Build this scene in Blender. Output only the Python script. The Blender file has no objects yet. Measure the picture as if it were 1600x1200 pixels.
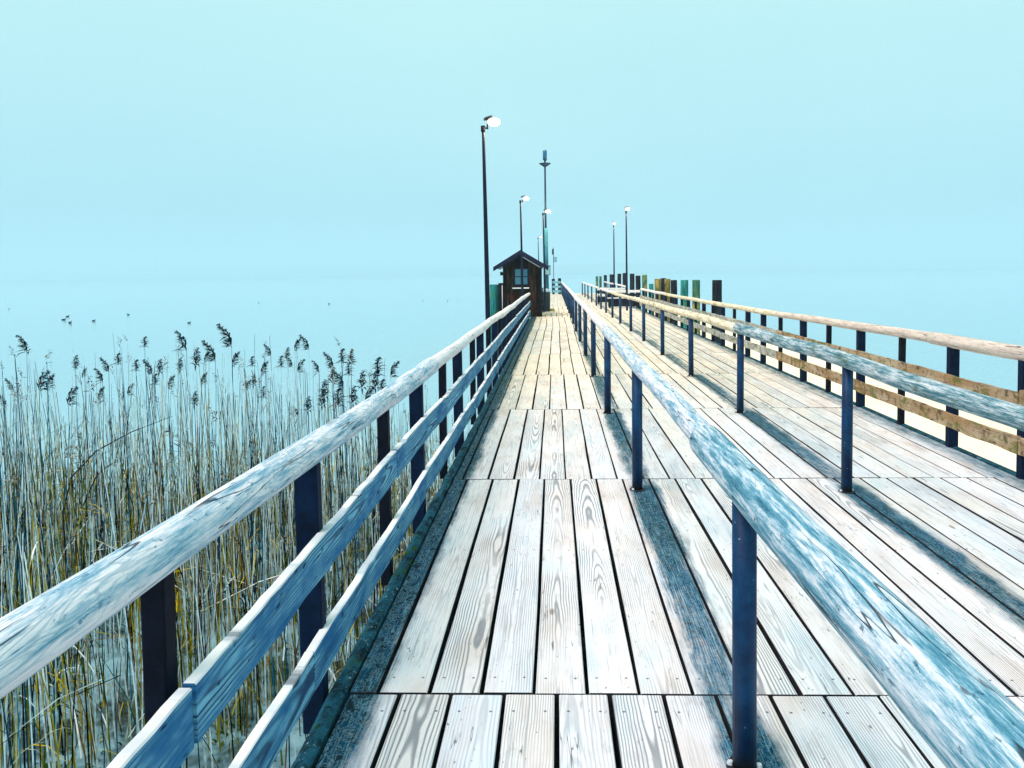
import bpy, bmesh, math, random
from mathutils import Vector, Matrix, noise
random.seed(7)
PI = math.pi
scene = bpy.context.scene
col = scene.collection

# ------------------------------------------------------------------ camera
EYE = 1.6
cam_d = bpy.data.cameras.new('camera')
cam = bpy.data.objects.new('camera', cam_d); col.objects.link(cam)
scene.camera = cam
cam_d.sensor_width = 36.0
cam_d.lens = 36.0 * 1200.0 / 1600.0
cam_d.shift_x = -27.85 / 1600.0
cam_d.shift_y = -109.5 / 1600.0
cam_d.clip_start = 0.05
cam_d.clip_end = 20000
rt = Vector((0.99938547, 0.03256058, -0.01298061)); up = Vector((0.01119331, 0.05448532, 0.99845183)); fw = Vector((-0.03321742, 0.99798355, -0.05408738))
M = Matrix((rt, up, -fw)).transposed().to_4x4()
M.translation = Vector((0, 0, EYE))
cam.matrix_world = M

# ------------------------------------------------------------------ world, sun, exposure
SUN_EL, SUN_AZ = math.radians(58), math.radians(-125)      # azimuth measured from +Y towards +X
world = bpy.data.worlds.new('World'); scene.world = world; world.use_nodes = True
wn = world.node_tree; wn.nodes.clear()
w_out = wn.nodes.new('ShaderNodeOutputWorld'); w_bg = wn.nodes.new('ShaderNodeBackground')
w_sky = wn.nodes.new('ShaderNodeTexSky'); w_sky.sky_type = 'NISHITA'; w_sky.sun_disc = False
w_sky.sun_elevation = SUN_EL; w_sky.sun_rotation = SUN_AZ
w_geo = wn.nodes.new('ShaderNodeTexCoord'); w_sep = wn.nodes.new('ShaderNodeSeparateXYZ')
w_noise = wn.nodes.new('ShaderNodeTexNoise'); w_noise.inputs['Scale'].default_value = 1.6; w_noise.inputs['Detail'].default_value = 3
w_map = wn.nodes.new('ShaderNodeMapping'); w_map.inputs['Scale'].default_value = (1, 1, 3)
w_add = wn.nodes.new('ShaderNodeMath'); w_add.operation = 'MULTIPLY_ADD'; w_add.inputs[1].default_value = 0.22; 
w_ramp = wn.nodes.new('ShaderNodeValToRGB')
cr = w_ramp.color_ramp
cr.elements[0].position = 0.0; cr.elements[0].color = (0.30, 0.60, 0.73, 1)
cr.elements[1].position = 0.75; cr.elements[1].color = (0.62, 0.96, 0.94, 1)
e = cr.elements.new(0.22); e.color = (0.48, 0.82, 0.87, 1)
e = cr.elements.new(0.45); e.color = (0.585, 0.94, 0.94, 1)
w_mix = wn.nodes.new('ShaderNodeMix'); w_mix.data_type = 'RGBA'; w_mix.inputs[0].default_value = 0.008
wl = wn.links.new
wl(w_geo.outputs['Generated'], w_sep.inputs[0]); wl(w_geo.outputs['Generated'], w_map.inputs[0]); wl(w_map.outputs[0], w_noise.inputs['Vector'])
wl(w_noise.outputs['Fac'], w_add.inputs[0]); wl(w_sep.outputs['Z'], w_add.inputs[2])
w_sub = wn.nodes.new('ShaderNodeMath'); w_sub.operation = 'SUBTRACT'; w_sub.inputs[1].default_value = 0.09
wl(w_add.outputs[0], w_sub.inputs[0]); wl(w_sub.outputs[0], w_ramp.inputs[0])
wl(w_ramp.outputs[0], w_mix.inputs[6]); wl(w_sky.outputs[0], w_mix.inputs[7])
wl(w_mix.outputs[2], w_bg.inputs[0]); w_bg.inputs[1].default_value = 1.0
wl(w_bg.outputs[0], w_out.inputs[0])

sun_d = bpy.data.lights.new('sun', 'SUN'); sun_d.energy = 3.4; sun_d.angle = math.radians(35); sun_d.color = (1.0, 0.77, 0.75)
sun = bpy.data.objects.new('sun', sun_d); col.objects.link(sun)
sv = Vector((math.sin(SUN_AZ) * math.cos(SUN_EL), math.cos(SUN_AZ) * math.cos(SUN_EL), math.sin(SUN_EL)))
sun.rotation_euler = sv.to_track_quat('Z', 'Y').to_euler()
sun.location = (0, 0, 50)

scene.view_settings.view_transform = 'Standard'; scene.view_settings.look = 'None'
scene.view_settings.exposure = 0.0; scene.view_settings.gamma = 1.0; scene.view_settings.use_curve_mapping = False
scene.render.engine = 'CYCLES'
scene.cycles.use_denoising = True
scene.cycles.volume_bounces = 2
scene.cycles.max_bounces = 8

# ------------------------------------------------------------------ node helpers
class NB:
    def __init__(s, name):
        s.m = bpy.data.materials.new(name); s.m.use_nodes = True
        s.t = s.m.node_tree; s.b = s.t.nodes['Principled BSDF']; s.o = s.t.nodes['Material Output']
    def n(s, t, **kw):
        x = s.t.nodes.new(t)
        for k, v in kw.items(): setattr(x, k, v)
        return x
    def put(s, sock, v):
        if hasattr(v, 'is_output') or isinstance(v, bpy.types.NodeSocket): s.t.links.new(v, sock)
        else: sock.default_value = v
    def math(s, op, a, b=0.0, c=0.0, clamp=False):
        x = s.n('ShaderNodeMath', operation=op, use_clamp=clamp)
        s.put(x.inputs[0], a); s.put(x.inputs[1], b)
        if op in ('MULTIPLY_ADD', 'COMPARE'): s.put(x.inputs[2], c)
        return x.outputs[0]
    def add(s, a, b): return s.math('ADD', a, b)
    def mul(s, a, b, clamp=False): return s.math('MULTIPLY', a, b, clamp=clamp)
    def step(s, v, lo, hi, a=0.0, b=1.0):
        x = s.n('ShaderNodeMapRange', interpolation_type='SMOOTHSTEP')
        s.put(x.inputs['Value'], v)
        x.inputs['From Min'].default_value = lo; x.inputs['From Max'].default_value = hi
        x.inputs['To Min'].default_value = a; x.inputs['To Max'].default_value = b
        return x.outputs[0]
    def noise(s, vec, scale, detail=3, rough=0.55, dist=0.0):
        x = s.n('ShaderNodeTexNoise'); s.put(x.inputs['Vector'], vec)
        x.inputs['Scale'].default_value = scale; x.inputs['Detail'].default_value = detail
        x.inputs['Roughness'].default_value = rough; x.inputs['Distortion'].default_value = dist
        return x.outputs['Fac']
    def xyz(s, v):
        x = s.n('ShaderNodeSeparateXYZ'); s.put(x.inputs[0], v); return x.outputs
    def comb(s, a, b, c):
        x = s.n('ShaderNodeCombineXYZ'); s.put(x.inputs[0], a); s.put(x.inputs[1], b); s.put(x.inputs[2], c); return x.outputs[0]
    def mix(s, f, a, b, mode='MIX'):
        x = s.n('ShaderNodeMix', data_type='RGBA', blend_type=mode); s.put(x.inputs[0], f)
        s.put(x.inputs[6], a if not isinstance(a, tuple) else (*a, 1)); s.put(x.inputs[7], b if not isinstance(b, tuple) else (*b, 1))
        return x.outputs[2]
    def ramp(s, f, stops, const=False):
        x = s.n('ShaderNodeValToRGB'); s.put(x.inputs[0], f)
        r = x.color_ramp
        if const: r.interpolation = 'CONSTANT'
        while len(r.elements) < len(stops): r.elements.new(0.5)
        for el, (p, c) in zip(r.elements, stops): el.position = p; el.color = (*c, 1)
        return x.outputs[0]
    def obj(s): return s.n('ShaderNodeTexCoord').outputs['Object']
    def pos(s): return s.n('ShaderNodeNewGeometry').outputs['Position']
    def rnd(s): return s.n('ShaderNodeObjectInfo').outputs['Random']
    def vscale(s, v, sc, off=None):
        x = s.n('ShaderNodeVectorMath', operation='MULTIPLY'); s.put(x.inputs[0], v); x.inputs[1].default_value = sc
        if off is None: return x.outputs[0]
        y = s.n('ShaderNodeVectorMath', operation='ADD'); s.t.links.new(x.outputs[0], y.inputs[0]); s.put(y.inputs[1], off)
        return y.outputs[0]
    def bump(s, h, strength, dist):
        x = s.n('ShaderNodeBump'); s.put(x.inputs['Height'], h); x.inputs['Strength'].default_value = strength; x.inputs['Distance'].default_value = dist
        s.t.links.new(x.outputs[0], s.b.inputs['Normal'])
    def done(s, color, rough=0.8, spec=0.3):
        s.put(s.b.inputs['Base Color'], color if not isinstance(color, tuple) else (*color, 1))
        s.put(s.b.inputs['Roughness'], rough); s.b.inputs['Specular IOR Level'].default_value = spec
        return s.m

def simple(name, c, rough=0.6, spec=0.4, var=0.35, scale=6.0, metal=0.0):
    n = NB(name)
    p = n.vscale(n.obj(), (1, 1, 1), n.comb(n.mul(n.rnd(), 37.0), 0.0, 0.0))
    f = n.noise(p, scale, 5, 0.65)
    dark = tuple(x * (1 - var) for x in c); lite = tuple(min(1, x * (1 + var)) for x in c)
    n.b.inputs['Metallic'].default_value = metal
    n.bump(n.noise(p, scale * 6, 3), 0.25, 0.004)
    return n.done(n.ramp(f, [(0.3, dark), (0.7, lite)]), rough, spec if name in ('window_glass', 'blue_lamp_glass', 'galvanised_bolt') else spec * 0.3)

def grain_nodes(n, ax='XYZ', ring=0.010):
    """tree rings cut by a board: returns (ring pattern 0..1, fine streaks, random sockets)"""
    o = n.xyz(n.obj()); X, Y, Z = o[0], o[1], o[2]
    if ax == 'ZYX': X, Z = Z, X
    r = n.rnd()
    r2 = n.math('FRACT', n.mul(r, 57.31)); r3 = n.math('FRACT', n.mul(r, 191.7)); r4 = n.math('FRACT', n.mul(r, 733.1))
    yv = n.comb(n.mul(Y, 0.8), n.mul(r, 60.0), n.mul(X, 1.5))
    nz = n.math('SUBTRACT', n.noise(yv, 1.3, 3), 0.5)
    nx = n.math('SUBTRACT', n.noise(n.comb(n.mul(Y, 1.1), n.mul(r2, 80.0), n.mul(X, 4.0)), 2.0, 2), 0.5)
    zz = n.add(n.add(n.mul(n.math('SUBTRACT', r2, 0.4), 0.11), n.mul(Y, n.mul(n.math('SUBTRACT', r3, 0.5), 0.075))), n.mul(nz, 0.05))
    xx = n.add(n.add(X, n.mul(n.math('SUBTRACT', r4, 0.5), 0.11)), n.mul(nx, 0.03))
    rr = n.math('SQRT', n.add(n.mul(xx, xx), n.mul(zz, zz)))
    g = n.math('SINE', n.mul(rr, 2 * PI / ring))
    g = n.step(g, -0.2, 1.0)
    st = n.noise(n.comb(n.mul(X, 95.0), n.mul(Y, 2.2), n.mul(r, 90.0)), 1.0, 3, 0.6)
    return g, st, X, Y, (r, r2, r3, r4)

def m_plank():
    n = NB('weathered_plank')
    g, st, X, Y, (r, r2, r3, r4) = grain_nodes(n)
    P = n.pos(); pz = n.xyz(P)
    big = n.noise(n.comb(n.mul(X, 3.0), n.mul(Y, 0.9), n.mul(r, 50.0)), 1.6, 4, 0.6)
    base = n.ramp(r3, [(0.0, (0.82, 0.78, 0.79)), (0.3, (0.74, 0.74, 0.80)), (0.55, (0.83, 0.77, 0.74)), (0.8, (0.78, 0.73, 0.73)), (1.0, (0.86, 0.82, 0.83))])
    c = n.mix(n.step(big, 0.48, 0.75, 0, 0.6), base, (0.55, 0.68, 0.74))
    c = n.mix(n.step(big, 0.54, 0.27, 0, 0.8), c, (0.68, 0.57, 0.52))
    # late-wood rings, stronger on some boards and in places only
    patch = n.step(n.noise(n.comb(n.mul(X, 2.0), n.mul(Y, 0.7), n.mul(r4, 70.0)), 1.5, 2), 0.34, 0.62)
    c = n.mix(n.mul(n.mul(g, patch), n.step(r2, 0.0, 1.0, 0.40, 0.92)), c, (0.22, 0.23, 0.25))
    c = n.mix(n.step(st, 0.54, 0.70, 0, 0.55), c, (0.28, 0.31, 0.34))
    gr = n.noise(n.comb(n.mul(X, 9.0), n.mul(Y, 3.5), n.mul(r3, 50.0)), 1.8, 5, 0.72)
    c = n.mix(n.step(gr, 0.52, 0.76, 0, 0.50), c, (0.40, 0.38, 0.37))
    # cracks
    ck = n.noise(n.comb(n.mul(X, 34.0), n.mul(Y, 1.3), n.mul(r2, 44.0)), 1.0, 2, 0.5, 0.3)
    ckl = n.math('ABSOLUTE', n.math('SUBTRACT', ck, 0.5))
    ckm = n.mul(n.step(ckl, 0.010, 0.0), n.step(n.noise(n.comb(n.mul(X, 6.0), n.mul(Y, 2.0), n.mul(r4, 20.0)), 1.5, 2), 0.56, 0.64))
    c = n.mix(n.mul(ckm, 0.8), c, (0.05, 0.06, 0.07))
    # small chips and specks
    sp = n.noise(n.comb(n.mul(X, 60.0), n.mul(Y, 24.0), n.mul(r, 31.0)), 1.0, 2, 0.5)
    c = n.mix(n.step(sp, 0.71, 0.76, 0, 0.8), c, (0.06, 0.08, 0.09))
    # knots
    vo = n.n('ShaderNodeTexVoronoi'); n.put(vo.inputs['Vector'], n.comb(n.mul(X, 5.5), n.add(n.mul(Y, 1.9), n.mul(r3, 40.0)), n.mul(r, 9.0))); vo.inputs['Scale'].default_value = 1.0
    kd = n.add(vo.outputs['Distance'], n.mul(n.noise(n.obj(), 30, 2), 0.04))
    kn = n.mul(n.step(kd, 0.11, 0.06), n.step(r4, 0.45, 0.5))
    c = n.mix(n.mul(kn, 0.65), c, (0.16, 0.09, 0.06))
    # nail heads: three rows of two
    ax = n.math('ABSOLUTE', n.math('SUBTRACT', n.math('ABSOLUTE', X), 0.058))
    ay = n.math('ABSOLUTE', n.math('SUBTRACT', n.math('ABSOLUTE', n.math('SUBTRACT', n.math('ABSOLUTE', Y), 0.7)), 0.7))
    nd = n.math('SQRT', n.add(n.mul(ax, ax), n.mul(ay, ay)))
    nail = n.step(nd, 0.0065, 0.0045)
    c = n.mix(n.mul(nail, 0.85), c, (0.05, 0.06, 0.08))
    # algae lines that keep the wood wet under the handrails and along the left edge
    nx = n.math('SUBTRACT', n.noise(n.vscale(P, (2.2, 1.1, 1)), 1.0, 4, 0.65), 0.5)
    fine = n.noise(n.vscale(P, (14, 4.5, 1)), 1.0, 5, 0.75)
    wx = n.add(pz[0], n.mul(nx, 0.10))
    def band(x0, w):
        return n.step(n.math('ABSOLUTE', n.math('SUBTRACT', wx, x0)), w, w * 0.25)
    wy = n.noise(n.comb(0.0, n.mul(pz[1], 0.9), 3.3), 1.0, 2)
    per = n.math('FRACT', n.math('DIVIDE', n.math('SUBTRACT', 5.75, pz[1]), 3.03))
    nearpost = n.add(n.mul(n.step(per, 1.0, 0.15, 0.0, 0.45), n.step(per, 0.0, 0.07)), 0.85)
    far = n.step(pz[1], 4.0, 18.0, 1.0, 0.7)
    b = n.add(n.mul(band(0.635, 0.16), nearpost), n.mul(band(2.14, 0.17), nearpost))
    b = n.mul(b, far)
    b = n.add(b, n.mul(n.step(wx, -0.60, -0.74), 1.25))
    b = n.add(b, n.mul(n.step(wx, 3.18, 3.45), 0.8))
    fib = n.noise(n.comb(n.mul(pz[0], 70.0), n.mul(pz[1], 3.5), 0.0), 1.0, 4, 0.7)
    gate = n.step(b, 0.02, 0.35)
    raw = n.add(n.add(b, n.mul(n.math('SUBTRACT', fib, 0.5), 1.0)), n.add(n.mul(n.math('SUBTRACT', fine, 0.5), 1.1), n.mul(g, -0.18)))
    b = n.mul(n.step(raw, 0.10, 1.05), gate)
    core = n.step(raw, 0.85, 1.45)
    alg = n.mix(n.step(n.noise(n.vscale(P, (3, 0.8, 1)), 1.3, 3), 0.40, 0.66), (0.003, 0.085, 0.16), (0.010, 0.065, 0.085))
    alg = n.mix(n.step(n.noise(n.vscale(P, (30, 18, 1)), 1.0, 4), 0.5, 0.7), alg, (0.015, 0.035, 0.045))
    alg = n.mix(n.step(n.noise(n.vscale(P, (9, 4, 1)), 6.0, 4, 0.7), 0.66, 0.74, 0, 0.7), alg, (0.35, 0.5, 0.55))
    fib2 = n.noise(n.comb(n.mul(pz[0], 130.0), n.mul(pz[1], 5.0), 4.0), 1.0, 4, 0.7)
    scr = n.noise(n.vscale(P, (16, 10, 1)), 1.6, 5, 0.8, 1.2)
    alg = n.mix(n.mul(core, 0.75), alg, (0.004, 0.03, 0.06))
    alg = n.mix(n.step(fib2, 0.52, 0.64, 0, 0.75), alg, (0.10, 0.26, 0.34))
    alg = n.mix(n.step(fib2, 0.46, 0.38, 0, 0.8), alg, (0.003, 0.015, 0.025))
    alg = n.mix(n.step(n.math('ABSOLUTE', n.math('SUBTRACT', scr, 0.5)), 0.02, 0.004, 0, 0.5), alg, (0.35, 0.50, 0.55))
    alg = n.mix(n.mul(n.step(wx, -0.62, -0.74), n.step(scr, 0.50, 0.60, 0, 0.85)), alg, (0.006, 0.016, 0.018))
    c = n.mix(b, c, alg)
    # cream tint that grows stronger further out
    c = n.mix(n.step(pz[1], 4.5, 14.0, 0.0, 0.85), c, n.mix(1.0, c, (1.0, 0.92, 0.72), 'MULTIPLY'))
    h = n.add(n.mul(g, -0.4), n.add(n.mul(st, -0.6), n.mul(ckm, -2.0)))
    n.bump(h, 0.45, 0.002)
    n.put(n.b.inputs['Specular IOR Level'], n.step(b, 0, 1, 0.30, 0.06))
    n.put(n.b.inputs['Base Color'], c); n.put(n.b.inputs['Roughness'], n.step(b, 0, 1, 0.75, 0.9))
    return n.m

def m_log(name, pale, mid, dark, moss=None, amount=0.5):
    n = NB(name); o = n.xyz(n.obj()); r = n.rnd()
    off = n.mul(r, 33.0)
    v = n.comb(n.add(o[0], off), n.mul(o[1], 0.10), o[2])
    st = n.noise(n.comb(n.add(o[0], off), n.mul(o[1], 0.045), o[2]), 95, 4, 0.7, 0.0)
    v2 = n.comb(n.add(o[0], off), n.mul(o[1], 0.075), o[2])
    pt = n.noise(v2, 38, 6, 0.8, 0.0)
    v3 = n.comb(n.add(o[0], off), n.mul(o[1], 0.13), o[2])
    wv = n.noise(v3, 11, 2, 0.5, 0.4)
    rings = n.step(n.math('SINE', n.mul(wv, 160.0)), 0.1, 0.95)
    ringp = n.step(n.noise(v3, 5, 2), 0.46, 0.62)
    c = n.mix(n.step(pt, 0.42 - 0.05 * amount, 0.64 - 0.05 * amount), pale, mid)
    c = n.mix(n.mul(n.step(pt, 0.58 - 0.10 * amount, 0.72), 0.85), c, dark)
    if moss: c = n.mix(n.step(n.noise(n.comb(n.add(o[0], off), n.mul(o[1], 0.4), o[2]), 7, 4, 0.7), 0.52, 0.68, 0, 0.8), c, moss)
    c = n.mix(n.step(st, 0.54, 0.68, 0, 0.85), c, mid)
    c = n.mix(n.step(st, 0.62, 0.70, 0, 0.8), c, dark)
    chp = n.noise(n.comb(n.add(o[0], off), n.mul(o[1], 0.45), o[2]), 42, 4, 0.75)
    c = n.mix(n.step(chp, 0.60, 0.68, 0, 0.75), c, dark)
    c = n.mix(n.mul(n.mul(rings, ringp), 0.45), c, tuple(x * 0.75 for x in mid))
    ck = n.math('ABSOLUTE', n.math('SUBTRACT', n.noise(n.comb(n.add(o[0], off), n.mul(o[1], 0.035), o[2]), 16, 2, 0.5, 0.25), 0.52))
    ckm = n.mul(n.step(ck, 0.007, 0.001), n.step(n.noise(n.comb(off, n.mul(o[1], 0.9), 1.0), 2.0, 1), 0.46, 0.56))
    c = n.mix(n.mul(ckm, 0.9), c, (0.01, 0.035, 0.06))
    vo = n.n('ShaderNodeTexVoronoi'); n.put(vo.inputs['Vector'], n.comb(n.mul(n.add(o[0], off), 9.0), n.mul(o[1], 3.0), n.mul(o[2], 9.0))); vo.inputs['Scale'].default_value = 1.0
    c = n.mix(n.step(vo.outputs['Distance'], 0.050, 0.030, 0, 0.7), c, (0.03, 0.05, 0.07))
    n.bump(n.add(n.mul(st, 0.6), n.add(n.mul(pt, 0.8), n.mul(ckm, -2.5))), 0.7, 0.006)
    return n.done(c, 0.8, 0.12)

def m_board(name, base, dark, lite, moss=None):
    n = NB(name)
    g, st, X, Y, (r, r2, r3, r4) = grain_nodes(n, 'ZYX', 0.013)
    big = n.noise(n.comb(n.mul(X, 6.0), n.mul(Y, 1.6), n.mul(r, 50.0)), 1.5, 4, 0.65)
    c = n.mix(n.step(big, 0.35, 0.68), base, lite)
    c = n.mix(n.mul(g, n.step(big, 0.40, 0.6, 0.15, 0.30 if moss else 0.9)), c, dark)
    if moss: c = n.mix(n.step(n.noise(n.comb(n.mul(X, 5.0), n.mul(Y, 6.0), n.mul(r3, 20)), 1.6, 4, 0.7), 0.50, 0.66, 0, 0.8), c, dark)
    c = n.mix(n.step(st, 0.55, 0.7, 0, 0.5), c, dark)
    if moss:
        c = n.mix(n.step(n.noise(n.comb(n.mul(X, 7.0), n.mul(Y, 3.0), n.mul(r2, 20)), 1.4, 4, 0.7), 0.5, 0.64, 0, 0.85), c, moss)
    sp = n.noise(n.comb(n.mul(X, 26.0), n.mul(Y, 9.0), n.mul(r, 31.0)), 1.0, 3, 0.6)
    c = n.mix(n.step(sp, 0.62, 0.70, 0, 0.85), c, tuple(x * 0.35 for x in dark))
    n.bump(n.add(n.mul(g, -0.5), n.mul(st, -0.6)), 0.5, 0.003)
    return n.done(c, 0.8, 0.12)

def m_moss_beam():
    n = NB('mossy_edge_beam'); P = n.pos()
    f = n.noise(n.vscale(P, (12, 5, 8)), 1.5, 5, 0.75); f2 = n.noise(P, 26, 4, 0.7); f3 = n.noise(P, 3.0, 3)
    c = n.mix(n.step(f, 0.35, 0.62), (0.008, 0.02, 0.03), (0.02, 0.12, 0.18))
    c = n.mix(n.step(f2, 0.56, 0.66, 0, 0.9), c, (0.01, 0.02, 0.012))
    c = n.mix(n.mul(n.step(n.noise(P, 38, 4, 0.8), 0.60, 0.66), n.step(f3, 0.45, 0.6)), c, (0.45, 0.60, 0.60))
    c = n.mix(n.mul(n.step(n.noise(P, 9, 4, 0.7), 0.54, 0.66), n.step(f3, 0.6, 0.4)), c, (0.03, 0.09, 0.02))
    n.bump(n.add(f, f2), 0.9, 0.015)
    return n.done(c, 0.9, 0.06)

def m_pile(name, a, b, c_):
    n = NB(name); o = n.xyz(n.obj()); off = n.mul(n.rnd(), 20.0)
    st = n.noise(n.comb(n.add(o[0], off), o[1], n.mul(o[2], 0.12)), 14, 4, 0.65)
    bl = n.noise(n.comb(n.add(o[0], off), o[1], n.mul(o[2], 0.6)), 3.5, 4, 0.6)
    c = n.mix(n.step(st, 0.40, 0.62), a, b)
    c = n.mix(n.step(bl, 0.50, 0.66, 0, 0.9), c, c_)
    n.bump(st, 0.7, 0.02)
    return n.done(c, 0.9, 0.06)

def m_reed(name, stops, olive=False):
    n = NB(name)
    ri = n.n('ShaderNodeNewGeometry').outputs['Random Per Island']
    o = n.noise(n.vscale(n.pos(), (3, 3, 9)), 1.5, 2)
    f = n.math('FRACT', n.add(ri, n.mul(n.rnd(), 3.7)))
    c = n.ramp(f, stops, True)
    if olive: c = n.mix(n.mul(n.step(n.noise(n.vscale(n.pos(), (1.1, 1.1, 0.4)), 1.6, 3), 0.50, 0.62), n.step(n.math('FRACT', n.mul(ri, 7.3)), 0.25, 0.3)), c, n.mix(n.math('FRACT', n.mul(ri, 13.1)), (0.50, 0.42, 0.02), (0.08, 0.12, 0.005)))
    c = n.mix(n.step(o, 0.45, 0.6, 0, 0.6), c, n.mix(1.0, c, (0.35, 0.38, 0.35), 'MULTIPLY'))
    return n.done(c, 0.85, 0.03)

MAT = {}
MAT['plank'] = m_plank()
MAT['log_blue'] = m_log('bleached_blue_log', (0.84, 0.80, 0.82), (0.24, 0.44, 0.56), (0.03, 0.15, 0.27), None, 0.3)
MAT['log_teal'] = m_log('streaked_teal_log', (0.80, 0.80, 0.84), (0.13, 0.36, 0.48), (0.003, 0.07, 0.12), None, 1.2)
MAT['log_moss'] = m_log('mossy_teal_log', (0.70, 0.72, 0.74), (0.10, 0.25, 0.30), (0.008, 0.06, 0.08), (0.08, 0.11, 0.04), 1.2)
MAT['log_pale'] = m_log('pale_log', (0.86, 0.80, 0.78), (0.66, 0.66, 0.68), (0.36, 0.40, 0.44), None, 0.2)
MAT['log_cream'] = m_log('cream_log', (0.90, 0.80, 0.62), (0.66, 0.56, 0.38), (0.24, 0.17, 0.08), (0.30, 0.24, 0.10), 0.3)
MAT['log_beige'] = m_log('pinkish_beige_log', (0.80, 0.66, 0.56), (0.52, 0.42, 0.36), (0.18, 0.13, 0.10), None, 0.3)
MAT['board_blue'] = m_board('blue_grey_board', (0.018, 0.14, 0.32), (0.003, 0.025, 0.10), (0.20, 0.50, 0.66))
MAT['board_edge'] = m_board('pale_board_edge', (0.80, 0.78, 0.78), (0.40, 0.48, 0.54), (0.86, 0.84, 0.82))  # paler wood, also used for the top faces of boards
MAT['board_brown'] = m_board('brown_mossy_board', (0.36, 0.22, 0.11), (0.06, 0.035, 0.025), (0.54, 0.42, 0.28), (0.13, 0.14, 0.03))
MAT['board_grey'] = m_board('grey_mossy_board', (0.34, 0.36, 0.34), (0.09, 0.10, 0.10), (0.60, 0.58, 0.50), (0.16, 0.17, 0.08))
MAT['edge_beam'] = m_moss_beam()
MAT['plank_side'] = simple('gap_shade_plank_side', (0.035, 0.035, 0.04), 0.9, 0.1, 0.5, 12)  # side faces coloured dark to paint in the shade of the gaps
def m_steel():
    n = NB('navy_steel'); o = n.obj(); x = n.xyz(o)
    p = n.vscale(o, (1, 1, 1), n.comb(n.mul(n.rnd(), 37.0), 0.0, 0.0))
    c = n.mix(n.step(n.noise(p, 5, 5, 0.7), 0.35, 0.65), (0.002, 0.018, 0.060), (0.004, 0.050, 0.135))
    st = n.noise(n.vscale(p, (60, 60, 4)), 1.0, 4, 0.7)
    c = n.mix(n.step(st, 0.55, 0.75, 0, 0.5), c, (0.02, 0.10, 0.20))
    ch = n.noise(p, 38, 4, 0.7)
    c = n.mix(n.step(ch, 0.68, 0.71), c, (0.20, 0.26, 0.30))
    c = n.mix(n.step(n.add(x[2], n.mul(n.noise(p, 20, 3), 0.12)), 0.14, 0.05), c, (0.02, 0.02, 0.02))
    return n.done(c, 0.5, 0.18)
MAT['steel_navy'] = m_steel()
MAT['wood_black'] = simple('blackened_wood', (0.004, 0.006, 0.014), 0.7, 0.3, 0.5, 14)
MAT['post_navy'] = simple('navy_wood', (0.002, 0.011, 0.036), 0.7, 0.3, 0.5, 12)
MAT['dark_timber'] = simple('dark_timber', (0.02, 0.02, 0.02), 0.9, 0.2, 0.4, 8)
MAT['white'] = simple('white_paint', (0.80, 0.80, 0.80), 0.5, 0.4, 0.08, 4)
MAT['bolt'] = simple('galvanised_bolt', (0.6, 0.65, 0.7), 0.4, 0.5, 0.15, 30)
MAT['rust'] = simple('dark_iron', (0.02, 0.022, 0.025), 0.6, 0.4, 0.4, 30)
MAT['lamp_pole'] = simple('dark_lamp_pole', (0.006, 0.010, 0.030), 0.5, 0.4, 0.4, 5)
MAT['mast'] = simple('teal_mast_paint', (0.04, 0.20, 0.30), 0.5, 0.4, 0.35, 4)
MAT['mast_dark'] = simple('dark_mast_tube', (0.01, 0.03, 0.07), 0.5, 0.4, 0.3, 4)
MAT['storm_glass'] = simple('blue_lamp_glass', (0.01, 0.11, 0.26), 0.25, 0.6, 0.2, 4)
MAT['teal_box'] = simple('pale_teal_case', (0.22, 0.46, 0.52), 0.5, 0.4, 0.12, 4)
MAT['pile_green'] = m_pile('green_yellow_pile', (0.015, 0.10, 0.095), (0.06, 0.16, 0.07), (0.34, 0.29, 0.06))
MAT['pile_yellow'] = m_pile('yellow_pile', (0.14, 0.10, 0.02), (0.36, 0.28, 0.08), (0.04, 0.07, 0.04))
MAT['pile_teal'] = m_pile('teal_pile', (0.01, 0.12, 0.13), (0.03, 0.28, 0.27), (0.05, 0.22, 0.12))
MAT['pile_dark'] = m_pile('dark_pile', (0.006, 0.006, 0.012), (0.012, 0.016, 0.03), (0.02, 0.03, 0.04))
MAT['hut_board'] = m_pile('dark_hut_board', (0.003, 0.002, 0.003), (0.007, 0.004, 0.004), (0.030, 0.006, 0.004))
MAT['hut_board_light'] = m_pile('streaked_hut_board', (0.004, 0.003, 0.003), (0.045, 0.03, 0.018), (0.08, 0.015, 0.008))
MAT['hut_roof'] = simple('dark_roof', (0.010, 0.014, 0.045), 0.7, 0.3, 0.4, 8)
MAT['glass'] = simple('window_glass', (0.03, 0.17, 0.24), 0.12, 0.9, 0.15, 2)
MAT['yellow_rope'] = simple('yellow_rope', (0.50, 0.42, 0.10), 0.8, 0.2, 0.3, 20)
MAT['bird'] = simple('dark_plumage', (0.015, 0.020, 0.030), 0.7, 0.3, 0.4, 30)
MAT['bird_white'] = simple('white_bill', (0.7, 0.7, 0.65), 0.5, 0.3, 0.1, 10)
MAT['twig'] = simple('dark_bark', (0.035, 0.025, 0.030), 0.8, 0.2, 0.4, 20)
n = NB('lit_lamp_glass'); n.b.inputs['Emission Color'].default_value = (1.0, 0.88, 0.78, 1); n.b.inputs['Emission Strength'].default_value = 1.1
MAT['lamp_lit'] = n.done((0.3, 0.3, 0.3))
MAT['reed_stem'] = m_reed('reed_stem', [(0, (0.002, 0.06, 0.12)), (0.20, (0.86, 0.97, 1.0)), (0.44, (0.01, 0.22, 0.33)), (0.53, (0.74, 0.58, 0.22)), (0.61, (0.97, 0.98, 0.96)), (0.80, (0.003, 0.006, 0.014)), (0.93, (0.32, 0.24, 0.01))])
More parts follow.
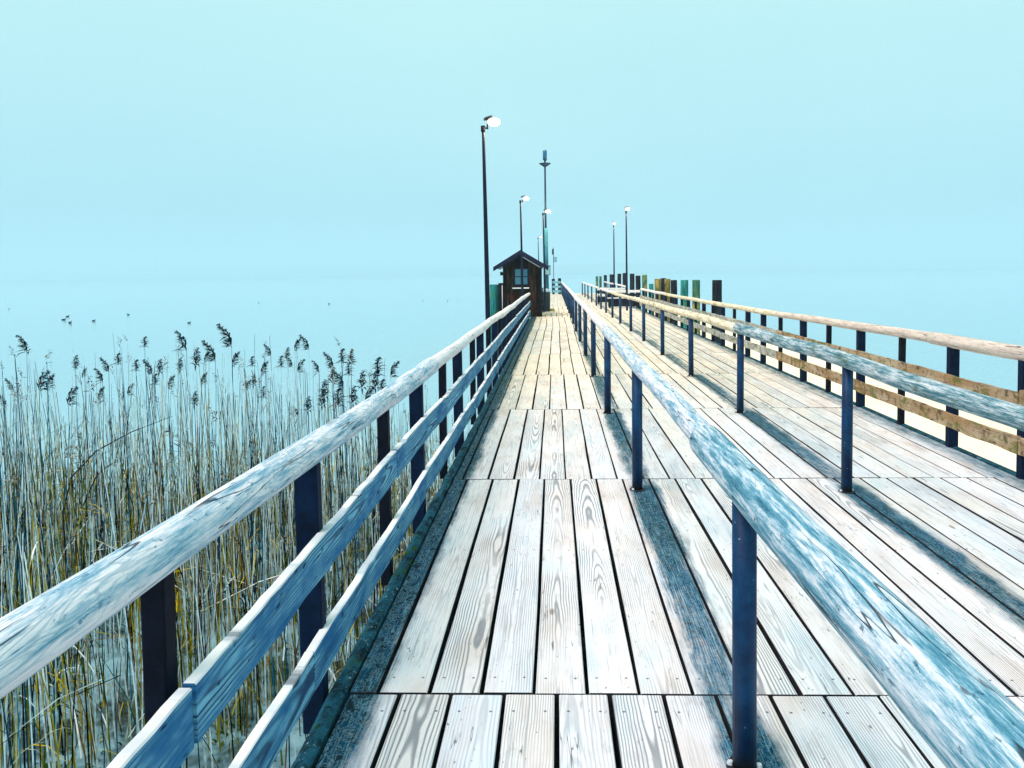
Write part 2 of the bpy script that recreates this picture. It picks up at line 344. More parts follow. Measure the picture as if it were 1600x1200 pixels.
MAT['reed_low'] = m_reed('reed_low', [(0, (0.66, 0.46, 0.012)), (0.20, (0.08, 0.14, 0.004)), (0.32, (0.002, 0.003, 0.004)), (0.62, (0.90, 0.95, 0.90)), (0.76, (0.26, 0.11, 0.015)), (0.87, (0.60, 0.82, 0.90)), (0.95, (0.01, 0.12, 0.10))], True)
MAT['reed_plume'] = m_reed('reed_plume', [(0, (0.004, 0.02, 0.04)), (0.40, (0.015, 0.10, 0.15)), (0.66, (0.035, 0.03, 0.025)), (0.82, (0.20, 0.15, 0.10)), (0.94, (0.25, 0.40, 0.45))])
MAT['reed_plume_tan'] = m_reed('reed_plume_tan', [(0, (0.05, 0.06, 0.06)), (0.30, (0.30, 0.24, 0.18)), (0.60, (0.09, 0.06, 0.03)), (0.85, (0.45, 0.40, 0.34))])
MAT['weed'] = m_reed('water_weed', [(0, (0.03, 0.10, 0.02)), (0.5, (0.10, 0.16, 0.03)), (0.75, (0.02, 0.05, 0.02)), (0.9, (0.3, 0.3, 0.15))])

def m_water():
    n = NB('lake_water'); P = n.pos()
    w = n.noise(n.vscale(P, (1, 1.0, 1)), 5.0, 2, 0.5, 0.6)
    w2 = n.noise(n.vscale(P, (1, 0.35, 1)), 0.5, 2)
    p = n.xyz(P)
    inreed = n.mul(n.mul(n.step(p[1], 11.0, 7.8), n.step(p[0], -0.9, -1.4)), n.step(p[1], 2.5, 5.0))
    reed_shade = n.mul(inreed, n.step(n.noise(P, 1.6, 4, 0.7), 0.62, 0.42))  # shade and reflection of the reeds, painted dark into the water colour
    c = n.mix(reed_shade, (0.25, 0.47, 0.55), (0.008, 0.022, 0.018))
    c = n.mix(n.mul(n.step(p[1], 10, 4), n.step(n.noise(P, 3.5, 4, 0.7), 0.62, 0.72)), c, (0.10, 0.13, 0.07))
    n.bump(n.add(w, n.mul(w2, 1.2)), 0.22, 0.03)
    n.b.inputs['IOR'].default_value = 1.55
    return n.done(c, 0.05, 0.5)
def m_sand():
    n = NB('pale_wet_sand'); P = n.pos()
    c = n.mix(n.step(n.noise(P, 0.7, 4), 0.35, 0.7), (0.93, 0.80, 0.56), (0.96, 0.86, 0.66))
    c = n.mix(n.step(n.noise(n.vscale(P, (2, 5, 1)), 2.5, 5, 0.7), 0.55, 0.75, 0, 0.5), c, (0.66, 0.54, 0.34))
    n.bump(n.noise(n.vscale(P, (3, 7, 1)), 2.0, 4), 0.25, 0.02)
    return n.done(c, 0.8, 0.2)
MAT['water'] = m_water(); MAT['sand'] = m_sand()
MAT['hill'] = simple('wooded_hill', (0.05, 0.08, 0.06), 0.9, 0.1, 0.4, 0.01)

# ------------------------------------------------------------------ object helpers
class MB:
    def __init__(s): s.v = []; s.f = []; s.mi = []
    def face(s, idx, m=0): s.f.append(idx); s.mi.append(m)
    def box(s, x0, x1, y0, y1, z0, z1, m=0, mt=None):
        b = len(s.v)
        for z in (z0, z1):
            s.v += [(x0, y0, z), (x1, y0, z), (x1, y1, z), (x0, y1, z)]
        for q in ((3, 2, 1, 0), (0, 1, 5, 4), (1, 2, 6, 5), (2, 3, 7, 6), (3, 0, 4, 7)): s.face(tuple(b + i for i in q), m)
        s.face((b + 4, b + 5, b + 6, b + 7), m if mt is None else mt)
    def bev(s, x0, x1, y0, y1, z0, z1, c=0.006):
        """box with chamfered vertical and top edges"""
        b = len(s.v)
        def ring(i, z):
            return [(x0 + i + c, y0 + i, z), (x1 - i - c, y0 + i, z), (x1 - i, y0 + i + c, z), (x1 - i, y1 - i - c, z), (x1 - i - c, y1 - i, z), (x0 + i + c, y1 - i, z), (x0 + i, y1 - i - c, z), (x0 + i, y0 + i + c, z)]
        s.v += ring(0, z0) + ring(0, z1 - c) + ring(c, z1)
        for k in (0, 8):
            for i in range(8):
                j = (i + 1) % 8; s.face((b + k + i, b + k + j, b + k + 8 + j, b + k + 8 + i))
        s.face(tuple(b + 16 + i for i in range(8))); s.face(tuple(b + 7 - i for i in range(8)))
    def tube(s, pts, n=8, cap=True, m=0, twist=0.0):
        """pts: [(x,y,z,r)]"""
        b = len(s.v); P = [Vector(p[:3]) for p in pts]
        ref = None
        for i, p in enumerate(P):
            d = (P[min(i + 1, len(P) - 1)] - P[max(i - 1, 0)]).normalized()
            if ref is None:
                ref = Vector((0, 0, 1)) if abs(d.z) < 0.9 else Vector((1, 0, 0))
            u = (ref - d * ref.dot(d)).normalized(); w = d.cross(u)
            for k in range(n):
                a = 2 * PI * k / n + twist
                s.v.append(tuple(p + (u * math.cos(a) + w * math.sin(a)) * pts[i][3]))
        for i in range(len(P) - 1):
            for k in range(n):
                k2 = (k + 1) % n
                s.face((b + i * n + k, b + i * n + k2, b + (i + 1) * n + k2, b + (i + 1) * n + k), m)
        if cap:
            s.face(tuple(b + k for k in reversed(range(n))), m); s.face(tuple(b + (len(P) - 1) * n + k for k in range(n)), m)
    def mesh(s, name, mats, smooth=False):
        me = bpy.data.meshes.new(name); me.from_pydata(s.v, [], s.f)
        if not isinstance(mats, (list, tuple)): mats = [mats]
        for m in mats: me.materials.append(m)
        if len(mats) > 1:
            me.polygons.foreach_set('material_index', s.mi)
        if smooth:
            me.polygons.foreach_set('use_smooth', [len(f) <= 4 for f in s.f])
        me.update(); return me
def link(name, me, parent=None, loc=(0, 0, 0), rot=(0, 0, 0)):
    o = bpy.data.objects.new(name, me); col.objects.link(o); o.location = loc; o.rotation_euler = rot
    if parent is not None: o.parent = parent
    return o
def tag(o, label=None, cat=None, group=None, kind=None):
    if label: o['label'] = label
    if cat: o['category'] = cat
    if group: o['group'] = group
    if kind: o['kind'] = kind
    return o
def thing(name, label, cat, loc=(0, 0, 0), rz=0, group=None):
    o = bpy.data.objects.new(name, None); col.objects.link(o); o.location = loc; o.rotation_euler = (0, 0, rz); o.empty_display_size = 0.2
    return tag(o, label, cat, group)
def copy_tree(o, parent=None):
    c = o.copy(); col.objects.link(c)
    if parent is not None: c.parent = parent
    for ch in list(o.children): copy_tree(ch, c)
    return c
rnd = random.uniform

# ------------------------------------------------------------------ water, sand, far shore
WZ = -1.3
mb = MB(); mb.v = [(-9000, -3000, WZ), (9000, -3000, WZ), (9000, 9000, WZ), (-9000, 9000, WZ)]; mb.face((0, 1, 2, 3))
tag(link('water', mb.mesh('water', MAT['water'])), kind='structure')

mb = MB(); ny, nx = 70, 14
for j in range(ny + 1):
    y = -8 + 68 * j / ny
    x1 = 9.3 + 0.35 * math.sin(y * 0.31) + 0.25 * noise.noise(Vector((y * 0.5, 1, 0))) - max(0, y - 20) * 0.025
    x0 = 3.75 + 0.2 * noise.noise(Vector((y * 0.6, 5, 0)))
    endf = min(1, (60 - y) / 8, (y + 8) / 4)
    for i in range(nx + 1):
        t = i / nx; x = x0 + (x1 - x0) * t * max(endf, 0.05)
        h = 0.10 * min(1, 4 * t * (1 - t) * 1.6) * min(1, endf * 3)
        mb.v.append((x, y, WZ - 0.03 + h + 0.02 * noise.noise(Vector((x * 1.3, y * 1.3, 0)))))
for j in range(ny):
    for i in range(nx):
        a = j * (nx + 1) + i; mb.face((a, a + 1, a + nx + 2, a + nx + 1))
tag(link('sandbank', mb.mesh('sandbank', MAT['sand'], True)), kind='structure')

mb = MB(); N = 90
for i in range(N + 1):
    x = -8000 + 16000 * i / N
    y = 5200 + 500 * math.sin(i * 0.11) + 900 * abs(i / N - 0.5)
    h = 36 + 40 * (noise.noise(Vector((i * 0.13, 3.1, 0))) + 0.5) + 10 * noise.noise(Vector((i * 0.5, 8, 0)))
    for (dy, hh) in ((0, -1.31), (20, 4), (300, h * 0.6), (700, h), (1300, h * 0.5), (1900, -1.31)): mb.v.append((x, y + dy, hh))
for i in range(N):
    for k in range(5):
        a = i * 6 + k; mb.face((a, a + 6, a + 7, a + 1))
tag(link('far_shore', mb.mesh('far_shore', MAT['hill'], True)), kind='structure')

# ------------------------------------------------------------------ pier
pier = thing('pier', 'long weathered plank boardwalk running straight out over the lake', 'pier')
LP = 3.03; Y0 = 2.835
XL, XR = -0.81, 3.50
def plank_mesh(w, seed, nm='plank', L=LP - 0.012, t=0.05):
    rg = random.Random(seed); mb = MB(); K = 4
    hl = L / 2; hw = w / 2
    for k in range(K + 1):
        y = -hl + L * k / K
        a = rg.uniform(-0.0028, 0.0028); b = rg.uniform(-0.0028, 0.0028); z = rg.uniform(-0.0010, 0.0010); c = 0.0035
        mb.v += [(-hw + a, y, -t), (-hw + a, y, z - c), (-hw + a + c, y, z), (hw + b - c, y, z), (hw + b, y, z - c), (hw + b, y, -t)]
    for k in range(K):
        for i in range(5):
            a = k * 6 + i; mb.face((a, a + 6, a + 7, a + 1), 1 if i in (0, 4) else 0)
    mb.face((0, 1, 2, 3, 4, 5), 1); b = K * 6; mb.face((b + 5, b + 4, b + 3, b + 2, b + 1, b), 1)
    return mb.mesh(nm, [MAT['plank'], MAT['plank_side']])
PW = 0.2005; GAP = 0.0150
variants = [plank_mesh(PW - GAP + d, 10 + i) for i, d in enumerate((0, -0.003, 0.002, -0.005, 0.001))]
def custom(w, seed): return plank_mesh(w, seed)
offs = {-1: -0.812, 0: -0.698, 1: -0.737}
far_mb = MB()
for s in range(-2, 18):
    y0 = Y0 + s * LP; yc = y0 + LP / 2 + 0.0
    off = offs.get(s, -0.81 + rnd(0.05, 0.16))
    edges = [XL]
    x = off if off > XL + 0.03 else off + PW
    while x < XR - 0.04: edges.append(x); x += PW
    edges.append(XR)
    for i in range(len(edges) - 1):
        a, b = edges[i], edges[i + 1]; w = b - a
        if s <= 10:
            me = random.choice(variants) if abs(w - PW) < 0.004 else plank_mesh(w - GAP, int(s * 100 + i))
            flip = random.random() < 0.5
            link('plank', me, pier, ((a + b) / 2 + rnd(-0.001, 0.001), yc + rnd(-0.002, 0.002), rnd(-0.0018, 0.0012)), (0, 0, (PI if flip else 0) + rnd(-0.0007, 0.0007)))
        else:
            z = rnd(-0.002, 0.001)
            far_mb.box(a + 0.006, b - 0.006, y0 + 0.006, y0 + LP - 0.006, z - 0.05, z)
tag(link('plank', far_mb.mesh('far_planks', MAT['plank']), pier), kind='stuff')
# edge beam, joists, piles
for s in range(-2, 18):
    y0 = Y0 + s * LP
    mb = MB(); K = 16
    for k in range(K + 1):
        y = y0 + 0.004 + (LP - 0.008) * k / K; v = Vector((0, y * 3.1, 0))
        xo = -0.885 + 0.012 * noise.noise(v) + 0.010 * noise.noise(v * 3); zt = 0.012 + 0.010 * noise.noise(v * 2 + Vector((5, 0, 0)))
        mb.v += [(xo, y, -0.17), (xo, y, zt - 0.018), (xo + 0.02, y, zt), (XL - 0.02, y, zt + 0.004 * noise.noise(v * 4)), (XL - 0.006, y, zt - 0.012), (XL - 0.006, y, -0.17)]
    for k in range(K):
        for i in range(5):
            a = k * 6 + i; mb.face((a, a + 6, a + 7, a + 1))
    mb.face((0, 1, 2, 3, 4, 5)); b = K * 6; mb.face((b + 5, b + 4, b + 3, b + 2, b + 1, b))
    link('edge_beam', mb.mesh('edge_beam', MAT['edge_beam']), pier)
    mb = MB(); mb.bev(XR + 0.006, XR + 0.06, y0 + 0.004, y0 + LP - 0.004, -0.17, 0.008)
    link('edge_beam', mb.mesh('edge_beam_right', MAT['edge_beam']), pier)
jb = MB(); jb.box(XL + 0.002, XR - 0.01, -0.06, 0.06, -0.30, -0.054); jm = jb.mesh('joist', MAT['dark_timber'])
ub = MB(); ub.tube([(0, 0, -2.6, 0.13), (0, 0, -0.305, 0.12)], 10); um = ub.mesh('pier_pile', MAT['dark_timber'], True)
lb = MB(); lb.box(-0.05, 0.05, -5.9, 54.3, -0.242, -0.18)
for s in range(-2, 19):
    y = Y0 + s * LP
    link('joist', jm, pier, (0, y, 0))
    for q in range(1, 6):
        if s < 18: link('joist', jm, pier, (0, y + LP * q / 6, 0))  # close-set joists added so the gaps between planks stay black
    for x in (-0.6, 1.4, 3.3): link('pile', um, pier, (x + rnd(-.05, .05), y, 0))

# ------------------------------------------------------------------ railings
def log_mesh(pts, r0, r1, seed, mat, nseg=None, n=20):
    """pts: world polyline [(x,y,z)], returns mesh in coordinates relative to its middle"""
    P = [Vector(p) for p in pts]; c = (P[0] + P[-1]) / 2; L = (P[-1] - P[0]).length
    K = nseg or max(10, int(L / 0.16)); mb = MB(); rg = random.Random(seed); ph = rg.uniform(0, 50)
    amp = min(1.0, L / 3)
    for k in range(K + 1):
        t = k / K; q = P[0].lerp(P[-1], t) if len(P) == 2 else None
        if q is None:
            tt = t * (len(P) - 1); i = min(int(tt), len(P) - 2); q = P[i].lerp(P[i + 1], tt - i)
        s = q.y
        q = q + Vector((0.016 * amp * noise.noise(Vector((s * 0.55, ph, 0))), 0, 0.014 * amp * noise.noise(Vector((s * 0.5, ph, 9)))))
        r = r0 + (r1 - r0) * t
        if k in (0, K): r *= 0.86
        for j in range(n):
            a = 2 * PI * j / n
            rr = r * (1 + 0.055 * noise.noise(Vector((math.cos(a) * 1.1, s * 1.2, math.sin(a) * 1.1 + ph))) + 0.03 * noise.noise(Vector((math.cos(a) * 3, s * 4, math.sin(a) * 3 + ph))))
            mb.v.append((q.x - c.x + rr * math.cos(a), q.y - c.y, q.z - c.z + rr * math.sin(a)))
    # short rounded ends
    for k in range(K):
        for j in range(n):
            j2 = (j + 1) % n; mb.face((k * n + j, (k + 1) * n + j, (k + 1) * n + j2, k * n + j2))
    mb.face(tuple(range(n))); mb.face(tuple(K * n + j for j in reversed(range(n))))
    v = mb.v; n_ = n
    for j in range(n_):
        x, y, z = v[n_ + j]; v[n_ + j] = (x, v[j][1] + 0.012, z)
        x, y, z = v[(K - 1) * n_ + j]; v[(K - 1) * n_ + j] = (x, v[K * n_ + j][1] - 0.012, z)
    return mb.mesh('rail', mat, True), c
def add_log(parent, pts, r0, r1, seed, mat, label=None):
    me, c = log_mesh(pts, r0, r1, seed, mat); o = link('rail', me, parent, c)
    if label: o['label'] = label
    return o
def board_mesh(pts, zh, th, seed, mats, waney=0.009):
    """board on edge running along y; pts [(x,y,z_mid)]"""
    rg = random.Random(seed); ph = rg.uniform(0, 40)
    a, b = Vector(pts[0]), Vector(pts[-1]); c = (a + b) / 2; L = (b - a).length; K = max(6, int(L / 0.08)); K = min(K, 44); mb = MB()
    for k in range(K + 1):
        t = k / K; q = a.lerp(b, t) + Vector((0.012 * noise.noise(Vector((t * L * 0.7, ph, 2))), 0, 0.012 * noise.noise(Vector((t * L * 0.6, ph, 0)))))
        top = zh / 2 + waney * (noise.noise(Vector((q.y * 3, ph, 4))) + 0.7 * noise.noise(Vector((q.y * 13, ph, 4))))
        bot = -zh / 2 + waney * noise.noise(Vector((q.y * 4, ph, 7)))
        x, y, z = q - c
        mb.v += [(x - th / 2, y, z + bot), (x + th / 2, y, z + bot), (x + th / 2, y, z + top - 0.004), (x + th / 2 - 0.004, y, z + top), (x - th / 2, y, z + top)]
    for k in range(K):
        for i in range(5):
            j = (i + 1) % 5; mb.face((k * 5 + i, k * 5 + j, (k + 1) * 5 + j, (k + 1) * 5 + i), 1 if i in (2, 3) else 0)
    mb.face((4, 3, 2, 1, 0)); e_ = K * 5; mb.face((e_, e_ + 1, e_ + 2, e_ + 3, e_ + 4))
    return mb.mesh('board', mats), c
def add_board(parent, p0, p1, zh, th, seed, mats, waney=0.009, label=None):
    me, c = board_mesh([p0, p1], zh, th, seed, mats, waney); o = link('board', me, parent, c)
    if label: o['label'] = label
    return o

# left railing: alternate broad and slim posts fixed outside the deck, log handrail, two boards
left = thing('railing', 'left railing beside the reeds, log handrail over two blue boards', 'railing')
wide = MB(); wide.bev(-0.045, 0.045, -0.03, 0.03, -1.05, 0.0, 0.006); wide_m = wide.mesh('post', MAT['post_navy'])
slim = MB(); slim.bev(-0.030, 0.030, -0.03, 0.03, -1.00, 0.0, 0.005); slim_m = slim.mesh('post', MAT['wood_black'])
lpost = [(-1.3, 0), (-0.3, 1), (0.75, 0), (1.80, 2), (2.87, 0), (4.17, 1), (5.17, 0), (6.40, 1), (7.38, 0), (8.75, 1), (9.65, 0)]
y = 10.9
while y < 27.2: lpost.append((y, len(lpost) % 2)); y += 1.12
def lz(y): return 0.925 - 0.0035 * max(0, y - 3)
def lz2(y): return lz(y) + 0.024 * max(0, 3.0 - y)
for i, (y, k) in enumerate(lpost):
    me = (wide_m, slim_m, slim_m)[k]
    o = link('post', me, left, (-0.955 - (0 if k != 2 else 0.02), y, lz2(y) - 0.045), (rnd(-.004, .004), rnd(-.008, .008), 0))
ll = [(-3.0, 4.14, 0.052, 0.056, 'log_blue'), (4.12, 5.60, 0.058, 0.066, 'log_blue'), (5.55, 13.0, 0.052, 0.050, 'log_pale'), (12.9, 17.2, 0.058, 0.052, 'log_pale'), (17.1, 22.3, 0.050, 0.056, 'log_pale'), (22.2, 27.4, 0.055, 0.05, 'log_pale')]
for i, (a, b, r0, r1, m) in enumerate(ll):
    add_log(left, [(-0.925, a, lz2(a))] + ([(-0.925, (a + b) / 2, lz2((a + b) / 2))] if i == 0 else []) + [(-0.925 + rnd(-.01, .01), b, lz2(b) + (0 if i == 0 else rnd(-.008, .008)))], r0, r1, 40 + i, MAT[m])
by = [-2.0, 1.77, 4.16, 7.35, 10.9, 14.3, 17.6, 21.0, 24.3, 27.3]
for i in range(len(by) - 1):
    a, b = by[i] + 0.004, by[i + 1] - 0.004
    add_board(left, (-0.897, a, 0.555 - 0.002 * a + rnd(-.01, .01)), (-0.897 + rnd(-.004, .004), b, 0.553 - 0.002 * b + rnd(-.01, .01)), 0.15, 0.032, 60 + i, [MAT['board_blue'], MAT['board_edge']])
    sh = 0.9 if i else 0
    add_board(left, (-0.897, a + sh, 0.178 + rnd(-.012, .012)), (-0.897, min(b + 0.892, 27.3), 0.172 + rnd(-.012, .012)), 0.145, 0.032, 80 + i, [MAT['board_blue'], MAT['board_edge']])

# steel-post handrails in the middle of the deck
def steel_post():
    mb = MB(); pr = []
    for z, r in ((0, 0.038), (0.86, 0.038)): pr.append((0, 0, z, r))
    mb.tube(pr, 18); return mb.mesh('post', MAT['steel_navy'], True)
sp_m = steel_post()
fl = MB(); fl.tube([(0, 0, 0.001, 0.058), (0, 0, 0.007, 0.056)], 14); fl_m = fl.mesh('base_plate', MAT['rust'], True)
bo = MB(); bo.tube([(0, 0, 0.006, 0.011), (0, 0, 0.017, 0.009)], 6); bo_m = bo.mesh('bolt', MAT['bolt'])
def rail_line(parent, xf, zf, ys):
    for i, y in enumerate(ys):
        x = xf(y); o = link('post', sp_m, parent, (x, y, 0.0), (rnd(-.004, .004), rnd(-.006, .006), rnd(0, 3)))
        o.scale = (1, 1, (zf(y) - 0.035) / 0.86)
        if y < 16:
            p = link('base_plate', fl_m, o, (0, 0, 0))
            for a in (2.2, 5.3): link('bolt', bo_m, p, (0.045 * math.cos(a), 0.045 * math.sin(a), 0))
centre = thing('railing', 'single log handrail on steel posts right of the left walkway', 'railing')
cx = lambda y: 0.592 - 0.0022 * max(0, y - 3)
cz = lambda y: 0.935 - 0.0012 * max(0, y - 3)
cys = [-0.64, 2.41, 5.57, 8.64, 11.68, 14.6, 17.6, 20.6, 23.6, 26.7, 29.7, 32.7, 35.8, 38.8, 41.8, 44.9, 47.9, 51, 54]
rail_line(centre, cx, cz, cys)
cl = [(-2.2, 3.02, 0.067, 0.066, 'log_teal'), (3.0, 8.7, 0.054, 0.056, 'log_blue'), (8.66, 14.6, 0.056, 0.05, 'log_pale'), (14.55, 20.6, 0.055, 0.052, 'log_pale'), (20.55, 26.7, 0.055, 0.05, 'log_pale'), (26.65, 35.8, 0.055, 0.05, 'log_pale'), (35.7, 44.9, 0.055, 0.05, 'log_pale'), (44.8, 54, 0.055, 0.05, 'log_pale')]
for i, (a, b, r0, r1, m) in enumerate(cl):
    add_log(centre, [(cx(a), a, cz(a)), (cx(b), b, cz(b))], r0, r1, 110 + i, MAT[m])
second = thing('railing', 'log handrail on steel posts between the middle and right walkways', 'railing')
sx = lambda y: 2.075 - 0.005 * max(0, y - 5)
def sz(y):
    if y > 25: return 0.865
    if y > 6.0: return 0.955 - 0.0048 * (y - 5.5)
    if y > 4.7: return 0.918 + 0.035 * (y - 4.7) / 1.3
    return 0.918 + 0.008 * min(1, (4.7 - y) / 1.3)
sys_ = [2.45, 5.50, 8.60, 11.62, 14.6, 17.55, 20.4, 23.5, 26.5, 29.6, 32.6, 36, 40, 44, 48, 52]
rail_line(second, sx, sz, [-0.6] + sys_)
sl = [(-2.0, 8.72, 0.049, 0.059, 'log_moss'), (8.66, 14.7, 0.055, 0.053, 'log_cream'), (14.65, 20.5, 0.052, 0.05, 'log_cream'), (20.45, 26.6, 0.05, 0.05, 'log_cream'), (26.5, 32.6, 0.05, 0.05, 'log_pale'), (34.6, 43, 0.05, 0.05, 'log_pale'), (43, 52, 0.05, 0.05, 'log_pale')]
for i, (a, b, r0, r1, m) in enumerate(sl):
    add_log(second, [(sx(a + (b - a) * q / 16), a + (b - a) * q / 16, sz(a + (b - a) * q / 16)) for q in range(17)], r0, r1, 130 + i, MAT[m])

# right railing
right = thing('railing', 'right railing with beige log over two brown mossy boards', 'railing')
rwide = MB(); rwide.bev(-0.042, 0.042, -0.035, 0.035, 0, 1.08, 0.005); rwide_m = rwide.mesh('post', MAT['post_navy'])
rslim = MB(); rslim.bev(-0.027, 0.027, -0.03, 0.03, 0, 1.08, 0.005); rslim_m = rslim.mesh('post', MAT['wood_black'])
RX = 3.505
def rz(y): return 0.955 - 0.010 * min(max(0, y - 6), 10)
rp = [(1.7, 0), (2.75, 1), (3.8, 0), (4.8, 1), (5.83, 0), (6.89, 0), (7.9, 1), (8.94, 0), (9.99, 1), (10.98, 0), (12.1, 1), (13.1, 0)]
y = 14.15
while y < 31.6: rp.append((y, len(rp) % 2)); y += 1.04
for y, k in rp:
    o = link('post', (rwide_m, rslim_m)[k], right, (RX + 0.012, y, -0.16), (rnd(-.004, .004), rnd(-.006, .006), 0)); o.scale = (1, 1, (rz(y) - 0.03 + 0.16) / 1.08)
for i, (a, b, r0, r1, m) in enumerate([(0.5, 7.24, 0.062, 0.058, 'log_beige'), (7.2, 12.3, 0.050, 0.046, 'log_beige'), (12.25, 18.4, 0.046, 0.048, 'log_cream'), (18.3, 25, 0.046, 0.046, 'log_cream'), (24.9, 31.4, 0.046, 0.044, 'log_pale')]):
    add_log(right, [(RX, a, rz(a)), (RX, b, rz(b))], r0, r1, 150 + i, MAT[m])
ry = [0.6, 5.80, 8.92, 12.1, 16.2, 20.3, 24.4, 28.5, 31.4]
for i in range(len(ry) - 1):
    a, b = ry[i] + 0.005, ry[i + 1] - 0.005; m = MAT['board_brown'] if i < 3 else MAT['board_grey']
    add_board(right, (RX - 0.048, a, 0.617 + rnd(-.01, .01) - 0.002 * a), (RX - 0.048, b, 0.617 + rnd(-.01, .01) - 0.002 * b), 0.118, 0.03, 170 + i, [m, m], 0.008)
    add_board(right, (RX - 0.048, a, 0.262 + rnd(-.01, .01) - 0.001 * a), (RX - 0.048, b, 0.262 + rnd(-.01, .01) - 0.001 * b), 0.126, 0.03, 190 + i, [m, m], 0.008)
farr = thing('railing', 'short far railing section past the boarding gap on the right', 'railing')
for i, y in enumerate((39, 42, 45, 48, 51, 54)):
    link('post', sp_m, farr, (3.5, y, 0)).scale = (0.9, 0.9, 0.95)
for i, (a, b) in enumerate(((38.6, 46.2), (46.1, 54.4))): add_log(farr, [(3.5, a, 0.83), (3.5, b, 0.86)], 0.05, 0.045, 210 + i, MAT['log_pale'])
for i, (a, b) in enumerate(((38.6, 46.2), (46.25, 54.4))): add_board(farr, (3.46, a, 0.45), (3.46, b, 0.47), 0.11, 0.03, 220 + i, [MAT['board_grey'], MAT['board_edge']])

# ------------------------------------------------------------------ street lamps
lamp_label = {
    0: 'tallest-looking nearest lamp post, dark pole left of the wooden hut, lit',
}
def make_lamp():
    t = thing('street_lamp', 'x', 'street lamp', (0, 0, 0), 0, 'lit lamp posts along the pier')
    mb = MB(); mb.tube([(0.03, 0, -1.9, 0.048), (0.02, 0, 0.5, 0.045), (0.005, 0, 2.4, 0.036), (-0.01, 0, 3.9, 0.026), (-0.015, 0, 4.10, 0.025)], 12)
    link('pole', mb.mesh('pole', MAT['lamp_pole'], True), t)
    mb = MB(); mb.tube([(-0.015, 0, 4.02, 0.038), (-0.015, 0, 4.12, 0.038)], 10); mb.tube([(-0.01, 0, 4.07, 0.014), (0.07, 0, 4.09, 0.014)], 6); mb.tube([(0.062, 0, 4.06, 0.015), (0.062, 0, 4.235, 0.010)], 6)
    link('bracket', mb.mesh('bracket', MAT['lamp_pole'], True), t)
    # floodlight housing: wedge-shaped shell with its glass facing along the walkway
    mb = MB(); mb.v = [(0.0, -0.07, 4.215), (0.0, 0.07, 4.215), (0.15, 0.08, 4.265), (0.15, -0.08, 4.265), (0.02, -0.06, 4.25), (0.02, 0.06, 4.25), (0.14, 0.07, 4.285), (0.14, -0.07, 4.285)]
    for q in ((3, 2, 1, 0), (0, 1, 5, 4), (1, 2, 6, 5), (2, 3, 7, 6), (3, 0, 4, 7), (4, 5, 6, 7)): mb.face(q)
    h = link('housing', mb.mesh('housing', MAT['rust']), t)
    mb = MB()
    for i in range(9):
        a = -PI / 2 + PI * i / 8
        for j in range(14):
            b = 2 * PI * j / 14; mb.v.append((0.165 + 0.115 * math.cos(a) * math.cos(b), 0.085 * math.cos(a) * math.sin(b), 4.18 + 0.078 * math.sin(a)))
    for i in range(8):
        for j in range(14):
            k = (j + 1) % 14; mb.face((i * 14 + j, i * 14 + k, (i + 1) * 14 + k, (i + 1) * 14 + j))
    link('lamp_glass', mb.mesh('lamp_glass', MAT['lamp_lit'], True), h)
    ld = bpy.data.lights.new('lamp_light', 'POINT'); ld.energy = 220; ld.color = (1.0, 0.70, 0.36); ld.shadow_soft_size = 0.06
    lo = bpy.data.objects.new('lamp_light', ld); col.objects.link(lo); lo.parent = t
    lo.location = (0.34, 0, 4.16)
    return t
lamps = [(-1.19, 13.3, 0.0, 0, 'nearest lit lamp post, tall dark pole left of the hut by the left railing'),
         (-1.14, 26.4, 0.0, -0.06, 'lit lamp post standing directly in front of the dark wooden hut'),
         (-0.43, 31.0, 0.0, -0.15, 'lit lamp post rising beside the tall mast behind the hut'),
         (-1.23, 59.0, 0.2, 0.1, 'faint lit lamp post far behind the hut roof, left of the mast'),
         (2.90, 31.2, -1.4, -0.1, 'taller-looking of the two lit lamp posts at the right boarding place'),
         (3.22, 42.0, -1.5, -0.02, 'farther of the two lit lamp posts at the right boarding place')]
l0 = make_lamp(); lds = []
for i, (x, y, rzz, dz, lab) in enumerate(lamps):
    t = l0 if i == 0 else copy_tree(l0)
    t.location = (x, y, dz); t.rotation_euler = (0, rnd(-.006, .006) if i else 0, rzz); t['label'] = lab

# storm-warning mast
t = thing('mast', 'tall mast with blue beacon on a small plate, right of the hut', 'mast', (-0.36, 32.0, 0))
mb = MB(); mb.tube([(0, 0, 0, 0.115), (0, 0, 3.3, 0.085), (0, 0, 3.42, 0.045)], 14); link('lower_mast', mb.mesh('lower_mast', MAT['mast'], True), t)
mb = MB(); mb.tube([(0, 0, 3.4, 0.045), (0, 0, 5.95, 0.034)], 10); link('upper_mast', mb.mesh('upper_mast', MAT['mast_dark'], True), t)
mb = MB(); mb.tube([(0, 0, 5.93, 0.04), (0, 0, 6.06, 0.24), (0, 0, 6.085, 0.24)], 16); link('beacon_plate', mb.mesh('beacon_plate', MAT['mast_dark'], True), t)
mb = MB(); mb.tube([(0, 0, 6.07, 0.04), (0, 0, 6.2, 0.04)], 8); mb.tube([(0, 0, 6.2, 0.085), (0, 0, 6.6, 0.085), (0, 0, 6.62, 0.06)], 14); link('beacon', mb.mesh('beacon', MAT['storm_glass'], True), t)
t = thing('notice_case', 'pale framed notice case fixed on the mast beside the hut eave', 'notice case', (-0.33, 31.83, 1.5))
mb = MB(); mb.bev(-0.10, 0.12, -0.03, 0.03, 0, 0.34, 0.004); link('case', mb.mesh('case', MAT['teal_box']), t)
